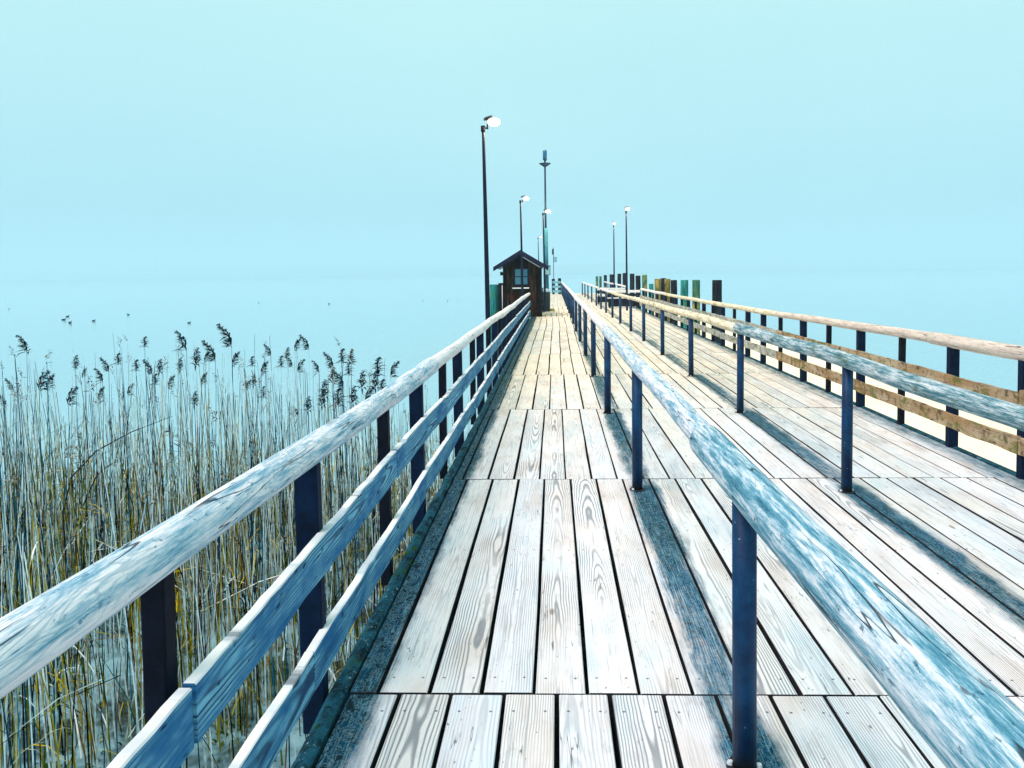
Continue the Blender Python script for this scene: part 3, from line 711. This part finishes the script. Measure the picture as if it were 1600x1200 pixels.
mb = MB(); mb.box(-0.13, 0.15, -0.05, 0.05, 0.342, 0.375); mb.box(-0.125, -0.103, -0.04, 0.04, 0, 0.34); mb.box(0.123, 0.145, -0.04, 0.04, 0, 0.34); mb.box(-0.125, 0.145, -0.04, 0.04, -0.022, -0.002); link('frame', mb.mesh('frame', MAT['mast_dark']), t)

# waste bin, rack and rope by the mast
t = thing('waste_bin', 'dark green round litter bin at the foot of the mast', 'bin', (-0.38, 31.3, 0))
mb = MB(); mb.tube([(0, 0, 0, 0.15), (0, 0, 0.05, 0.17), (0, 0, 0.78, 0.185)], 18); link('body', mb.mesh('body', simple('bin_green', (0.008, 0.03, 0.035), 0.5, 0.4), True), t)
mb = MB(); mb.tube([(0, 0, 0.782, 0.195), (0, 0, 0.82, 0.19), (0, 0, 0.90, 0.10), (0, 0, 0.93, 0.05)], 18); link('lid', mb.mesh('lid', simple('bin_lid', (0.30, 0.45, 0.50), 0.5, 0.4), True), t)
t = thing('rack', 'low dark rack with pale slats between hut and litter bin', 'rack', (-0.62, 30.6, 0))
for dx in (-0.13, 0.13):
    mb = MB(); mb.bev(dx - 0.02, dx + 0.02, -0.2, 0.2, 0, 0.98, 0.004); link('side_panel', mb.mesh('side_panel', MAT['pile_dark']), t)
for z in (0.05, 0.30, 0.55, 0.82):
    mb = MB(); mb.bev(-0.106, 0.106, -0.19, 0.19, z, z + 0.035, 0.003); link('slat', mb.mesh('slat', MAT['teal_box']), t)
mb = MB()
for k in range(3):
    pts = [(0.09 * math.cos(a * 2 * PI / 14) * (1 - .1 * k), 0.09 * math.sin(a * 2 * PI / 14) * (1 - .1 * k), 0.02 + 0.032 * k, 0.017) for a in range(15)]
    mb.tube(pts, 6)
tag(link('rope_coil', mb.mesh('rope_coil', MAT['yellow_rope'], True), None, (-0.12, 31.5, 0.004)), 'small coil of yellow rope on the planks by the litter bin', 'rope')

# ------------------------------------------------------------------ hut
hut = thing('hut', 'small dark wooden hut with gable roof at the end of left railing', 'hut', (-1.21, 27.6, 0))
HW, HD, EH, RH = 0.66, 2.0, 1.93, 2.33
nb = 10; bw = 2 * HW / nb
for k in range(nb):
    x0 = -HW + k * bw + 0.003; x1 = x0 + bw - 0.006; xm = (x0 + x1) / 2
    def top(x): return RH - 0.06 - (RH - EH) * abs(x) / HW
    z0 = 0.0
    win = (-0.27 < xm < 0.25)
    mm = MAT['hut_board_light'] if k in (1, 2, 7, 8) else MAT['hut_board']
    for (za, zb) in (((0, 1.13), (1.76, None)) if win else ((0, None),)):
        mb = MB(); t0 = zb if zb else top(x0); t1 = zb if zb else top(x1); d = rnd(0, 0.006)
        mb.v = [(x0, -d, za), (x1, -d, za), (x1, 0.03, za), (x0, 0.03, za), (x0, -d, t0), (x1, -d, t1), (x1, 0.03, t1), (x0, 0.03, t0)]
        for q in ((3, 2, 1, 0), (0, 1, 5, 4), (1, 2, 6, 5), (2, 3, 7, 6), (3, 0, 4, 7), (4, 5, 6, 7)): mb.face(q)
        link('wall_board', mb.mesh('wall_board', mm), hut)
for sgn in (-1, 1):
    for k in range(14):
        mb = MB(); d = rnd(0, 0.006); y0 = 0.035 + k * (HD - 0.035) / 14
        xa, xb = sorted((sgn * (HW - 0.03), sgn * (HW + d)))
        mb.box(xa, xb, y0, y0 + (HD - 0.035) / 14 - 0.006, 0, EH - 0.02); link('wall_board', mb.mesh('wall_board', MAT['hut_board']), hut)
mb = MB(); mb.box(-HW + 0.04, HW - 0.04, HD - 0.04, HD, 0, EH - 0.03); mb.v += [(-HW + .04, HD, EH - .03), (HW - .04, HD, EH - .03), (0, HD, RH - .05)]; mb.face((len(mb.v) - 3, len(mb.v) - 2, len(mb.v) - 1)); link('rear_wall', mb.mesh('rear_wall', MAT['hut_board']), hut)
mb = MB(); mb.box(-HW + 0.04, HW - 0.04, 0.04, HD - 0.05, 0.002, 0.03); link('hut_floor', mb.mesh('hut_floor', MAT['dark_timber']), hut)
# corner post on the right (carries the eave)
mb = MB(); mb.bev(HW + 0.01, HW + 0.08, -0.05, 0.03, 0, EH - 0.04, 0.004); link('corner_post', mb.mesh('corner_post', MAT['wood_black']), hut)
# window
win = MB(); a0, a1, z0, z1 = -0.265, 0.265, 1.135, 1.755
win.box(a0, a1, -0.03, 0.02, z1 - 0.04, z1); win.box(a0, a1, -0.03, 0.02, z0, z0 + 0.04); win.box(a0, a0 + 0.045, -0.03, 0.02, z0 + .041, z1 - .041); win.box(a1 - 0.045, a1, -0.03, 0.02, z0 + .041, z1 - .041)
win.box(-0.018, 0.018, -0.025, 0.015, z0 + .041, z1 - .041); win.box(a0 + .046, -0.019, -0.022, 0.012, 1.43, 1.46); win.box(0.019, a1 - .046, -0.022, 0.012, 1.43, 1.46)
wf = link('window', win.mesh('window', MAT['post_navy']), hut)
for (xa, xb) in ((a0 + .046, -0.019), (0.019, a1 - .046)):
    for (za, zb) in ((z0 + .041, 1.429), (1.461, z1 - .041)):
        mb = MB(); mb.box(xa, xb, -0.006, 0.0, za, zb); link('pane', mb.mesh('pane', MAT['glass']), wf)
mb = MB(); mb.bev(-0.32, 0.28, -0.09, -0.008, 1.02, 1.06, 0.004); link('window_sill', mb.mesh('window_sill', MAT['white']), wf)
# roof
for sgn in (-1, 1):
    mb = MB(); ex = 0.97; sl_ = (RH - EH) / HW; th = 0.05
    for y in (-0.28, HD + 0.2):
        mb.v += [(0, y, RH), (sgn * ex, y, RH - sl_ * ex), (sgn * ex, y, RH - sl_ * ex + th), (0, y, RH + th + 0.01)]
    for q in ((0, 1, 2, 3), (7, 6, 5, 4), (0, 4, 5, 1), (1, 5, 6, 2), (2, 6, 7, 3), (3, 7, 4, 0)): mb.face(q)
    r = link('roof', mb.mesh('roof', MAT['hut_roof']), hut)
    mb = MB()
    for y in (-0.31, ):
        mb.v += [(0, y, RH - 0.09), (sgn * (ex + .01), y, RH - sl_ * (ex) - 0.09), (sgn * (ex + .01), y, RH - sl_ * ex + th + 0.012), (0, y, RH + th + 0.02)]
        mb.v += [(a, y + 0.028, c) for (a, b, c) in mb.v[-4:]]
    for q in ((0, 1, 2, 3), (7, 6, 5, 4), (0, 4, 5, 1), (1, 5, 6, 2), (2, 6, 7, 3), (3, 7, 4, 0)): mb.face(q)
    link('bargeboard', mb.mesh('bargeboard', MAT['hut_roof']), r)
    mb = MB(); mb.v += [(0, -0.02, RH - 0.16), (sgn * 0.78, -0.02, RH - sl_ * 0.78 - 0.16), (sgn * 0.78, -0.02, RH - sl_ * .78 - 0.12), (0, -0.02, RH - 0.12)]; mb.v += [(a, b - 0.03, c) for (a, b, c) in mb.v[-4:]]
    for q in ((0, 1, 2, 3), (7, 6, 5, 4), (0, 4, 5, 1), (1, 5, 6, 2), (2, 6, 7, 3), (3, 7, 4, 0)): mb.face(q)
    link('rafter', mb.mesh('rafter', MAT['board_edge' if sgn > 0 else 'post_navy']), r)
mb = MB(); mb.tube([(HW + 0.03, -0.1, 1.70, 0.016), (HW + 0.24, -0.1, 1.90, 0.016)], 6); link('eave_brace', mb.mesh('eave_brace', MAT['wood_black']), hut)
mb = MB(); mb.tube([(-HW - 0.03, -0.03, 0.02, 0.011), (-HW - 0.03, -0.03, 1.15, 0.011)], 8); link('downpipe', mb.mesh('downpipe', MAT['white'], True), hut)
t = thing('wall_light', 'small dark box light on left wall of the hut', 'wall light', (-1.21 - HW - 0.06, 27.75, 1.5))
mb = MB(); mb.bev(-0.045, 0.045, -0.05, 0.05, 0, 0.13, 0.008); link('body', mb.mesh('body', MAT['wood_black']), t)
mb = MB(); mb.box(0.046, 0.054, -0.03, 0.03, 0.03, 0.10); link('bracket', mb.mesh('bracket', MAT['rust']), t)
# footing platform that carries the overhanging part of the hut
plat = thing('platform', 'small timber footing platform under the outer side of the hut', 'platform', (-1.44, 28.6, 0))
for k in range(6):
    mb = MB(); mb.box(-0.5 + k * 0.17, -0.5 + k * 0.17 + 0.16, -1.1, 1.2, -0.06, -0.006); link('plank', mb.mesh('plank', MAT['plank']), plat)
for dx in (-0.4, 0.35):
    for dy in (-0.9, 1.0):
        mb = MB(); mb.tube([(dx, dy, -2.4, 0.09), (dx, dy, -0.062, 0.09)], 10); link('pile', mb.mesh('pile', MAT['dark_timber'], True), plat)

# ------------------------------------------------------------------ mooring piles
piles = [(5.85, 28, 1.22, 0.175, 'dark', 'isolated black mooring pile, farthest right in the row beyond the railing'),
         (6.02, 33, 1.17, 0.165, 'green', 'green and yellow stained mooring pile left of the isolated black one'),
         (4.82, 36, 1.21, 0.15, 'yellow', 'leftmost yellow-brown pile of the close group beyond the right railing'),
         (5.27, 37.5, 1.22, 0.125, 'dark', 'dark pile squeezed behind the two yellow-brown piles'),
         (5.26, 36, 1.20, 0.135, 'yellow', 'second yellow-brown pile, in the middle of the close group'),
         (5.33, 34.5, 1.16, 0.144, 'dark', 'dark streaked pile beside the thick teal pile of the close group'),
         (5.66, 34, 1.16, 0.17, 'teal', 'thick teal green pile, rightmost of the close group'),
         (5.01, 40, 0.91, 0.117, 'teal', 'shortest mooring pile, low teal stump left of the yellow-brown piles'),
         (4.56, 42, 1.33, 0.14, 'dark', 'dark pile touching the left side of a green and yellow pile'),
         (4.82, 41.5, 1.37, 0.138, 'green', 'green and yellow pile touching a dark pile, right of the lamp posts'),
         (4.49, 45, 1.43, 0.141, 'dark', 'black mooring pile just right of the taller-looking right lamp post'),
         (4.50, 50, 1.46, 0.135, 'dark', 'dark pile directly behind the nearer right lamp post'),
         (4.39, 53, 1.41, 0.133, 'dark', 'dark pile standing between the two right lamp posts'),
         (4.04, 55, 1.36, 0.149, 'dark', 'dark pile just left of the farther right lamp post'),
         (4.01, 62, 1.29, 0.129, 'dark', 'third pile from the far left end of the pile row'),
         (3.88, 66, 1.17, 0.11, 'green', 'second pile from the far left end of the pile row'),
         (3.72, 68, 1.16, 0.113, 'green', 'farthest and smallest pile at the left end of the row'),
         (-2.34, 29.3, 1.14, 0.183, 'teal', 'thick teal green pile left of the hut behind the first lamp post'),
         (-2.14, 30.2, 1.18, 0.101, 'dark', 'slim dark pile between the teal pile and the hut wall'),
         (-0.12, 57, 1.08, 0.119, 'dark', 'left dark pile at the far end of the left walkway'),
         (0.34, 56, 1.13, 0.117, 'dark', 'right dark pile at the far end of the left walkway')]
for i, (x, y, zt, r, m, lab) in enumerate(piles):
    mb = MB(); h = zt - WZ + 1.2; pts = []
    for k in range(9): pts.append((0.03 * noise.noise(Vector((i, k * .5, 0))), 0.0, h * k / 8, r * (1.04 - 0.06 * k / 8 + 0.03 * noise.noise(Vector((i * 3, k, 5))))))
    pts.append((pts[-1][0], 0, h + 0.015, r * 0.90))
    mb.tube(pts, 16)
    o = link('mooring_pile', mb.mesh('mooring_pile', MAT['pile_' + m], True), None, (x, y, WZ - 1.2), (rnd(-.012, .012), rnd(-.012, .012), rnd(0, 6)))
    tag(o, lab, 'mooring pile', 'mooring piles beside the pier')

# barrier at the far end, sign pole
t = thing('barrier', 'pale slatted barrier closing the far end of the left walkway', 'barrier', (0.12, 54.9, 0))
for dx in (-0.26, 0.24):
    mb = MB(); mb.bev(dx - 0.04, dx + 0.04, -0.03, 0.03, 0, 1.0, 0.005); link('post', mb.mesh('post', MAT['post_navy']), t)
for i, z in enumerate((0.14, 0.46, 0.78)):
    mb = MB(); mb.bev(-0.30, 0.28, -0.062, -0.032, z, z + 0.17, 0.004); link('board', mb.mesh('board', MAT['teal_box']), t)
t = thing('sign_pole', 'thin pole with a dark and a pale box sign at the far pier end', 'sign pole', (-0.09, 55.2, 0))
mb = MB(); mb.tube([(0, 0, -1.8, 0.022), (0, 0, 3.35, 0.02)], 8); link('pole', mb.mesh('pole', MAT['lamp_pole'], True), t)
mb = MB(); mb.bev(-0.10, 0.03, -0.05, 0.05, 2.85, 3.25, 0.01); link('dark_box', mb.mesh('dark_box', MAT['wood_black']), t)
mb = MB(); mb.bev(0.03, 0.24, -0.03, 0.03, 2.30, 2.68, 0.01); link('pale_box', mb.mesh('pale_box', MAT['teal_box']), t)

# benches at the boarding place
def make_bench():
    t = thing('bench', 'x', 'bench', (0, 0, 0), 0, 'benches at the boarding place')
    for x in (-0.62, 0.62):
        mb = MB(); mb.box(x - .03, x + .03, -0.20, -0.14, 0, 0.415); mb.box(x - .03, x + .03, 0.16, 0.22, 0, 0.80); mb.box(x - .03, x + .03, -0.139, 0.159, 0.355, 0.415); link('leg_frame', mb.mesh('leg_frame', MAT['wood_black']), t)
    for y in (-0.20, -0.075, 0.05):
        mb = MB(); mb.bev(-0.72, 0.72, y, y + 0.11, 0.417, 0.45, 0.004); link('seat_slat', mb.mesh('seat_slat', MAT['board_edge']), t)
    for z, m in ((0.50, 'pile_dark'), (0.66, 'board_edge')):
        mb = MB(); mb.bev(-0.72, 0.72, 0.128, 0.158, z, z + 0.11, 0.004); link('back_slat', mb.mesh('back_slat', MAT[m]), t)
    mb = MB(); mb.bev(-0.70, 0.70, -0.135, -0.105, 0.06, 0.35, 0.004); link('front_panel', mb.mesh('front_panel', MAT['pile_dark']), t)
    return t
b0 = make_bench(); b0.location = (3.0, 33.6, 0); b0['label'] = 'nearer dark bench with pale slats under the taller-looking right lamp post'
b1 = copy_tree(b0); b1.location = (2.8, 38.5, 0); b1['label'] = 'farther dark bench with pale slats behind the nearer bench'

# ------------------------------------------------------------------ water birds
def bird_mesh():
    mb = MB(); prof = [(-0.20, 0.075, 0.012), (-0.16, 0.065, 0.04), (-0.08, 0.05, 0.075), (0.02, 0.045, 0.085), (0.10, 0.05, 0.07), (0.14, 0.075, 0.048), (0.155, 0.12, 0.032), (0.16, 0.155, 0.034), (0.185, 0.175, 0.036), (0.215, 0.172, 0.022), (0.225, 0.17, 0.008)]
    mb.tube([(0, y, z, r) for y, z, r in prof], 10); return mb.mesh('body', MAT['bird'], True)
bm_ = bird_mesh(); mb = MB(); mb.tube([(0, 0.218, 0.168, 0.013), (0, 0.26, 0.160, 0.004)], 6); bill = mb.mesh('bill', MAT['bird_white'], True)
birds = [(-52.8, 72.5, 'leftmost distant water bird, alone near the left picture edge', 0.45), (-34.3, 52.4, 'middle bird of the cluster of three on the left water', 0.68), (-36.8, 56.7, 'farthest bird of the cluster of three on the left water', 0.68), (-31.4, 48.6, 'nearest bird of the cluster of three on the left water', 0.77), (-31.0, 50.5, 'single dark water bird just right of the cluster of three', 0.63), (-33.2, 58.6, 'single distant bird between the trio and the reed plumes', 0.54), (-22.9, 47.2, 'dark bird floating just above the two darkest reed plumes', 0.54), (-32.0, 81.9, 'small distant bird above the middle of the reed bed', 0.49), (-22.6, 76.0, 'small distant bird left of the open water by the lamp post', 0.54), (-14.2, 81.9, 'left bird of the three specks near the nearest lamp post', 0.49), (-11.4, 81.0, 'middle bird of the three specks near the nearest lamp post', 0.41), (-10.0, 78.8, 'right bird of the three specks, closest to the lamp post', 0.36)]
for x, y, lab, s in birds:
    t = thing('water_bird', lab, 'bird', (x, y, WZ), rnd(-2.4, 2.4), 'dark water birds on the lake')
    t.scale = (s, s, s); link('body', bm_, t, (0, 0, 0)); link('bill', bill, t)

# ------------------------------------------------------------------ reeds
def plume_geo(mb, base, size, lean, rg, dens=34):
    """drooping seed head: narrow spikelet blades hanging to one side of a curved axis"""
    bx, by_, bz = base
    for i in range(dens):
        t = i / dens; ax = bx + lean[0] * size * t * t; ay = by_ + lean[1] * size * t * t; az = bz + size * t * (1 - 0.18 * t)
        L = size * (0.42 * (1 - t) + 0.12) * rg.uniform(0.6, 1.15); w = size * 0.035 * rg.uniform(0.6, 1.4)
        a = rg.uniform(0, 2 * PI); dx = math.cos(a) * 0.45 + lean[0] * 1.2; dy = math.sin(a) * 0.45 + lean[1] * 1.2
        d = Vector((dx, dy, rg.uniform(-0.1, 0.75))).normalized(); s_ = Vector((-d.y, d.x, rg.uniform(-.5, .5))).normalized() * w
        p0 = Vector((ax, ay, az)); p1 = p0 + d * L * 0.5; p2 = p0 + d * L + Vector((0, 0, -L * rg.uniform(0.1, 0.5)))
        b = len(mb.v); mb.v += [tuple(p0), tuple(p1 + s_), tuple(p2), tuple(p1 - s_)]; mb.face((b, b + 1, b + 2, b + 3))
def leaf_geo(mb, p, L, az, w, rg, droop=0.6):
    d = Vector((math.cos(az), math.sin(az), 0)); s_ = Vector((-math.sin(az), math.cos(az), 0)) * w; b = len(mb.v); K = 4
    for k in range(K + 1):
        t = k / K; q = Vector(p) + d * (L * 0.55 * t) + Vector((0, 0, L * (0.85 * t - droop * t * t))); ww = s_ * (1 - t) if k else s_ * 0.7
        mb.v += [tuple(q - ww), tuple(q + ww)]
    for k in range(K): mb.face((b + 2 * k, b + 2 * k + 1, b + 2 * k + 3, b + 2 * k + 2))
def stalk_geo(mb, x, y, z0, h, r, lx, ly, rg, seg=4, n=3):
    cx_, cy_ = rg.uniform(-1, 1) * 0.03, rg.uniform(-1, 1) * 0.03
    pts = []
    for k in range(seg + 1):
        t = k / seg; pts.append((x + lx * t * t * h + cx_ * math.sin(t * 5), y + ly * t * t * h + cy_ * math.sin(t * 4), z0 + h * t, r * (1 - 0.6 * t)))
    mb.tube(pts, n, False); return pts[-1]
# plumed reeds one can pick out: x, z top (world), y distance, size factor, lean, tan?
heads = [(38,520,1.5,-1),(18,588,1.1,-1),(8,612,1.2,-1),(57,575,1.5,1),(70,580,1.2,1),(105,600,1.4,1),(118,552,1,0),(126,572,.9,1),(157,572,1.1,-1),(153,600,1,1),(170,555,1.1,-1),(181,548,1,0),(197,596,1.1,1),(225,522,.9,0),(213,558,.9,0),(234,558,1.1,-1),(246,558,1.1,0),(262,582,1.2,1),(243,580,.9,0),(278,556,1,0),(288,513,1.8,-1),(305,540,1.3,0),(320,546,1,1),(333,528,1.8,-1),(312,578,1,1),(303,608,1,0),(362,502,2.0,-1),(360,545,1.2,1),(382,590,.9,1),(393,553,1,0),(397,582,.9,0),(405,560,1.1,1),(421,534,1,-1),(410,600,1.1,0),(440,552,1,0),(446,540,1,0),(458,525,1.2,1),(456,552,1.1,-1),(466,558,1.2,1),(480,520,1.5,-1),(496,560,1,-1),(520,546,1.2,-1),(521,570,1.2,0),(531,540,1,0),(546,542,1.1,0),(536,574,1.3,-1),(546,562,1,0),(562,576,1.3,0),(587,553,1.2,0),(585,576,1.1,0),(599,588,1,0),(607,560,1.1,1),(500,608,1.1,0),(480,616,1.1,0),(467,632,1,-1),(654,562,.9,0),(525,602,1.4,0),(505,590,1.4,0),(572,600,1.2,1),(548,600,1.3,0)]
CT = Vector((827.85, 490.51))
def at(px, py, Y):
    d = rt * ((px - CT.x) / 1200) - up * ((py - CT.y) / 1200) + fw; k = Y / d.y; return Vector((d.x * k, Y, EYE + d.z * k))
plume_m = []
for i in range(10):
    rg = random.Random(300 + i); lean = [(-1, 0.1), (0.15, 0.1), (1, -0.1)][i % 3]
    mb = MB(); plume_geo(mb, (0, 0, 0), 0.17, (lean[0] * 0.42, lean[1] * 0.4), rg, 78); plume_m.append((lean[0], mb.mesh('plume', MAT['reed_plume'] if i < 7 else MAT['reed_plume_tan'])))
stem_m = []
for i in range(4):
    rg = random.Random(400 + i); mb = MB(); stalk_geo(mb, 0, 0, 0, 2.4, 0.0055, 0, 0, rg, 6, 4); stem_m.append(mb.mesh('stem', MAT['reed_stem']))
leaf_m = []
for i in range(3):
    rg = random.Random(500 + i); mb = MB(); leaf_geo(mb, (0, 0, 0), 0.45, 0, 0.007, rg, 0.3 + 0.3 * i); leaf_m.append(mb.mesh('leaf', MAT['reed_low']))
hr = random.Random(5)
special = {0: 'leftmost tall reed with a dark plume bent over to the left', 20: 'tall reed with a thick dark ragged plume, left of the drooping one', 23: 'tall reed with a heavy near-black plume drooping left', 26: 'tallest reed of the bed with a long stacked plume', 39: 'tall reed with a left-curling plume in the right half of the bed', 55: 'lone reed tip standing just above the left handrail joint'}
GR = 'plumed reeds rising above the reed bed'
for i, (px, py, s, ln) in enumerate(heads):
    Y = hr.uniform(7.6, 10.5) if px < 500 else hr.uniform(6.9, 8.3)
    if px > 570: Y = hr.uniform(6.6, 7.4)
    p = at(px, py, Y); ps = s * 1.02
    t = thing('reed', special.get(i, 'dry reed with a dark feathery plume standing above the dense reed bed'), 'reed', (p.x, Y, WZ - 0.1), 0, GR)
    hstem = p.z - 0.15 * s - (WZ - 0.1)
    st_ = link('stem', stem_m[i % 4], t); st_.scale = (1, 1, hstem / 2.4); sw = hr.uniform(-.02, .02); 
    c_ = [k for k, (l, m) in enumerate(plume_m) if (l > .5) == (ln > 0) and (l < -.5) == (ln < 0)]
    k = hr.choice([q for q in c_ if q < 7]) if px < 500 or hr.random() < .5 else hr.choice(c_)
    sx_ = stem_m[i % 4].vertices[-1].co
    pl = link('plume', plume_m[k][1], t, (sx_.x, sx_.y, hstem - 0.02)); pl.scale = (ps * 1.05, ps, ps)
    if hr.random() < 0.6:
        lf = link('leaf', hr.choice(leaf_m), t, (0, 0, hr.uniform(0.6, 1.3)), (0, 0, hr.uniform(0, 6.28)))
    
rg = random.Random(11)
def dens(x, y):
    return noise.noise(Vector((x * 0.5, y * 0.5, 2.0)))
sm = MB(); lm = MB(); pm = MB(); cnt = 0
def reed_spot():
    while True:
        y = rg.uniform(2.6, 12.5); x = -1.12 - abs(rg.uniform(0, 1)) * (11.5)
        if x < -1.0 - (y + 1) * 0.98: continue
        # clear strip of open water close to the railing near the camera
        if y < 4.6 + 0.6 * (x + 1.2) and rg.random() < 0.85: continue
        if y > 10.0 + 1.2 * noise.noise(Vector((x * 0.6, 0, 7))): continue
        return x, y
for k in range(1750):
    x, y = reed_spot(); hh = rg.gauss(1.62, 0.28); hh = min(max(hh, 0.9), 2.25) * (1.0 + 0.07 * dens(x, y))
    if x > -2.2 and y > 7.5: hh *= 0.82
    tip = stalk_geo(sm, x, y, WZ - 0.1, hh, rg.uniform(0.0032, 0.0062), rg.gauss(-0.01, 0.035), rg.gauss(0, 0.03), rg, 4)
    if rg.random() < 0.16: plume_geo(pm, tip[:3], rg.uniform(0.08, 0.17), (rg.uniform(-.6, .4), rg.uniform(-.2, .2)), rg, 16)
    if rg.random() < 0.5: leaf_geo(lm, (x, y, WZ + rg.uniform(0.2, 1.1)), rg.uniform(0.2, 0.5), rg.uniform(0, 6.28), rg.uniform(0.003, 0.007), rg, rg.uniform(0.2, 0.9))
for k in range(3400):
    x, y = reed_spot(); hh = abs(rg.gauss(0.58, 0.30)) + 0.15 + 0.3 * dens(x * 1.7, y)
    tip = stalk_geo(lm, x, y, WZ - 0.1, max(0.25, hh), rg.uniform(0.0035, 0.0075), rg.gauss(0, 0.09), rg.gauss(0, 0.08), rg, 3)
    if rg.random() < 0.6: leaf_geo(lm, (x, y, WZ + rg.uniform(0.02, 0.6)), rg.uniform(0.25, 0.6), rg.uniform(0, 6.28), rg.uniform(0.004, 0.008), rg, rg.uniform(0.1, 0.8))
# broken stalks lying criss-cross
for k in range(260):
    x, y = reed_spot(); a = rg.uniform(0, 6.28); L = rg.uniform(0.4, 1.3); zz = WZ + rg.uniform(0.02, 0.7); e_ = rg.uniform(-.2, .7)
    lm.tube([(x, y, zz, 0.003), (x + L * .5 * math.cos(a), y + L * .5 * math.sin(a), zz + L * e_ * .5 + .04, 0.003), (x + L * math.cos(a), y + L * math.sin(a), max(WZ, zz + L * e_), 0.0015)], 3, False)
tag(link('reed_bed', sm.mesh('reed_stalks', MAT['reed_stem'])), 'dense bed of tall dry reed stalks in the shallow water left of the pier', 'reeds', kind='stuff')
tag(link('reed_undergrowth', lm.mesh('reed_undergrowth', MAT['reed_low'])), 'shorter olive, brown and pale reed stalks and leaves low in the bed', 'reeds', kind='stuff')
tag(link('reed_plumes', pm.mesh('reed_plumes', MAT['reed_plume_tan'])), 'small scattered seed heads within the reed bed', 'reeds', kind='stuff')
# water weed clumps
mb = MB()
for (cx_, cy_, sp_, nn) in ((-2.15, 4.7, 0.16, 60), (-1.75, 4.95, 0.12, 40), (-3.0, 4.3, 0.3, 60), (-1.5, 6.2, 0.3, 50)):
    for k in range(nn):
        a = rg.uniform(0, 6.28); q = rg.gauss(0, sp_); L = rg.uniform(0.04, 0.10)
        leaf_geo(mb, (cx_ + q * math.cos(a), cy_ + q * math.sin(a), WZ + 0.002), L, rg.uniform(0, 6.28), 0.014, rg, 0.75)
tag(link('water_weed', mb.mesh('water_weed', MAT['weed'])), 'green weed clumps floating at the near edge of the reeds', 'water weed', kind='stuff')
# bare arching twig in the reeds
t = thing('bare_twig', 'thin dark leafless branch arching to the right through the reeds', 'branch', (at(98, 800, 6.0).x, 6.0, WZ - 0.1))
O = Vector(t.location)
def P3(px, py, Y, r): v = at(px, py, Y) - O; return (v.x, v.y, v.z, r)
mb = MB(); mb.tube([(0.02, 0, 0, 0.009), P3(98, 800, 6.0, .007), P3(112, 745, 6.0, .006), P3(150, 705, 6.0, .0055), P3(205, 675, 6.05, .004), P3(270, 650, 6.1, .0018)], 6); link('stem', mb.mesh('stem', MAT['twig'], True), t)
mb = MB(); mb.tube([P3(130, 790, 5.95, .006), P3(150, 745, 5.95, .005), P3(162, 733, 5.95, .0045), P3(185, 718, 5.95, .002)], 5); mb.tube([P3(160, 735, 5.95, .004), P3(158, 715, 5.95, .003), P3(164, 695, 5.95, .001)], 5); link('side_twig', mb.mesh('side_twig', MAT['twig'], True), t)

# ------------------------------------------------------------------ haze over the lake
hz = bpy.data.materials.new('lake_haze'); hz.use_nodes = True; ht = hz.node_tree; ht.nodes.clear()
ho = ht.nodes.new('ShaderNodeOutputMaterial'); hv = ht.nodes.new('ShaderNodeVolumePrincipled')
hv.inputs['Color'].default_value = (0.66, 0.86, 0.93, 1); hv.inputs['Density'].default_value = 0.0007; hv.inputs['Anisotropy'].default_value = 0.0
ht.links.new(hv.outputs[0], ho.inputs['Volume'])
mb = MB(); mb.box(-8500, 8500, -2500, 8900, -2.8 + WZ + 0.5, 130)
tag(link('haze', mb.mesh('haze', hz)), 'pale bluish haze over the lake', 'haze', kind='stuff')
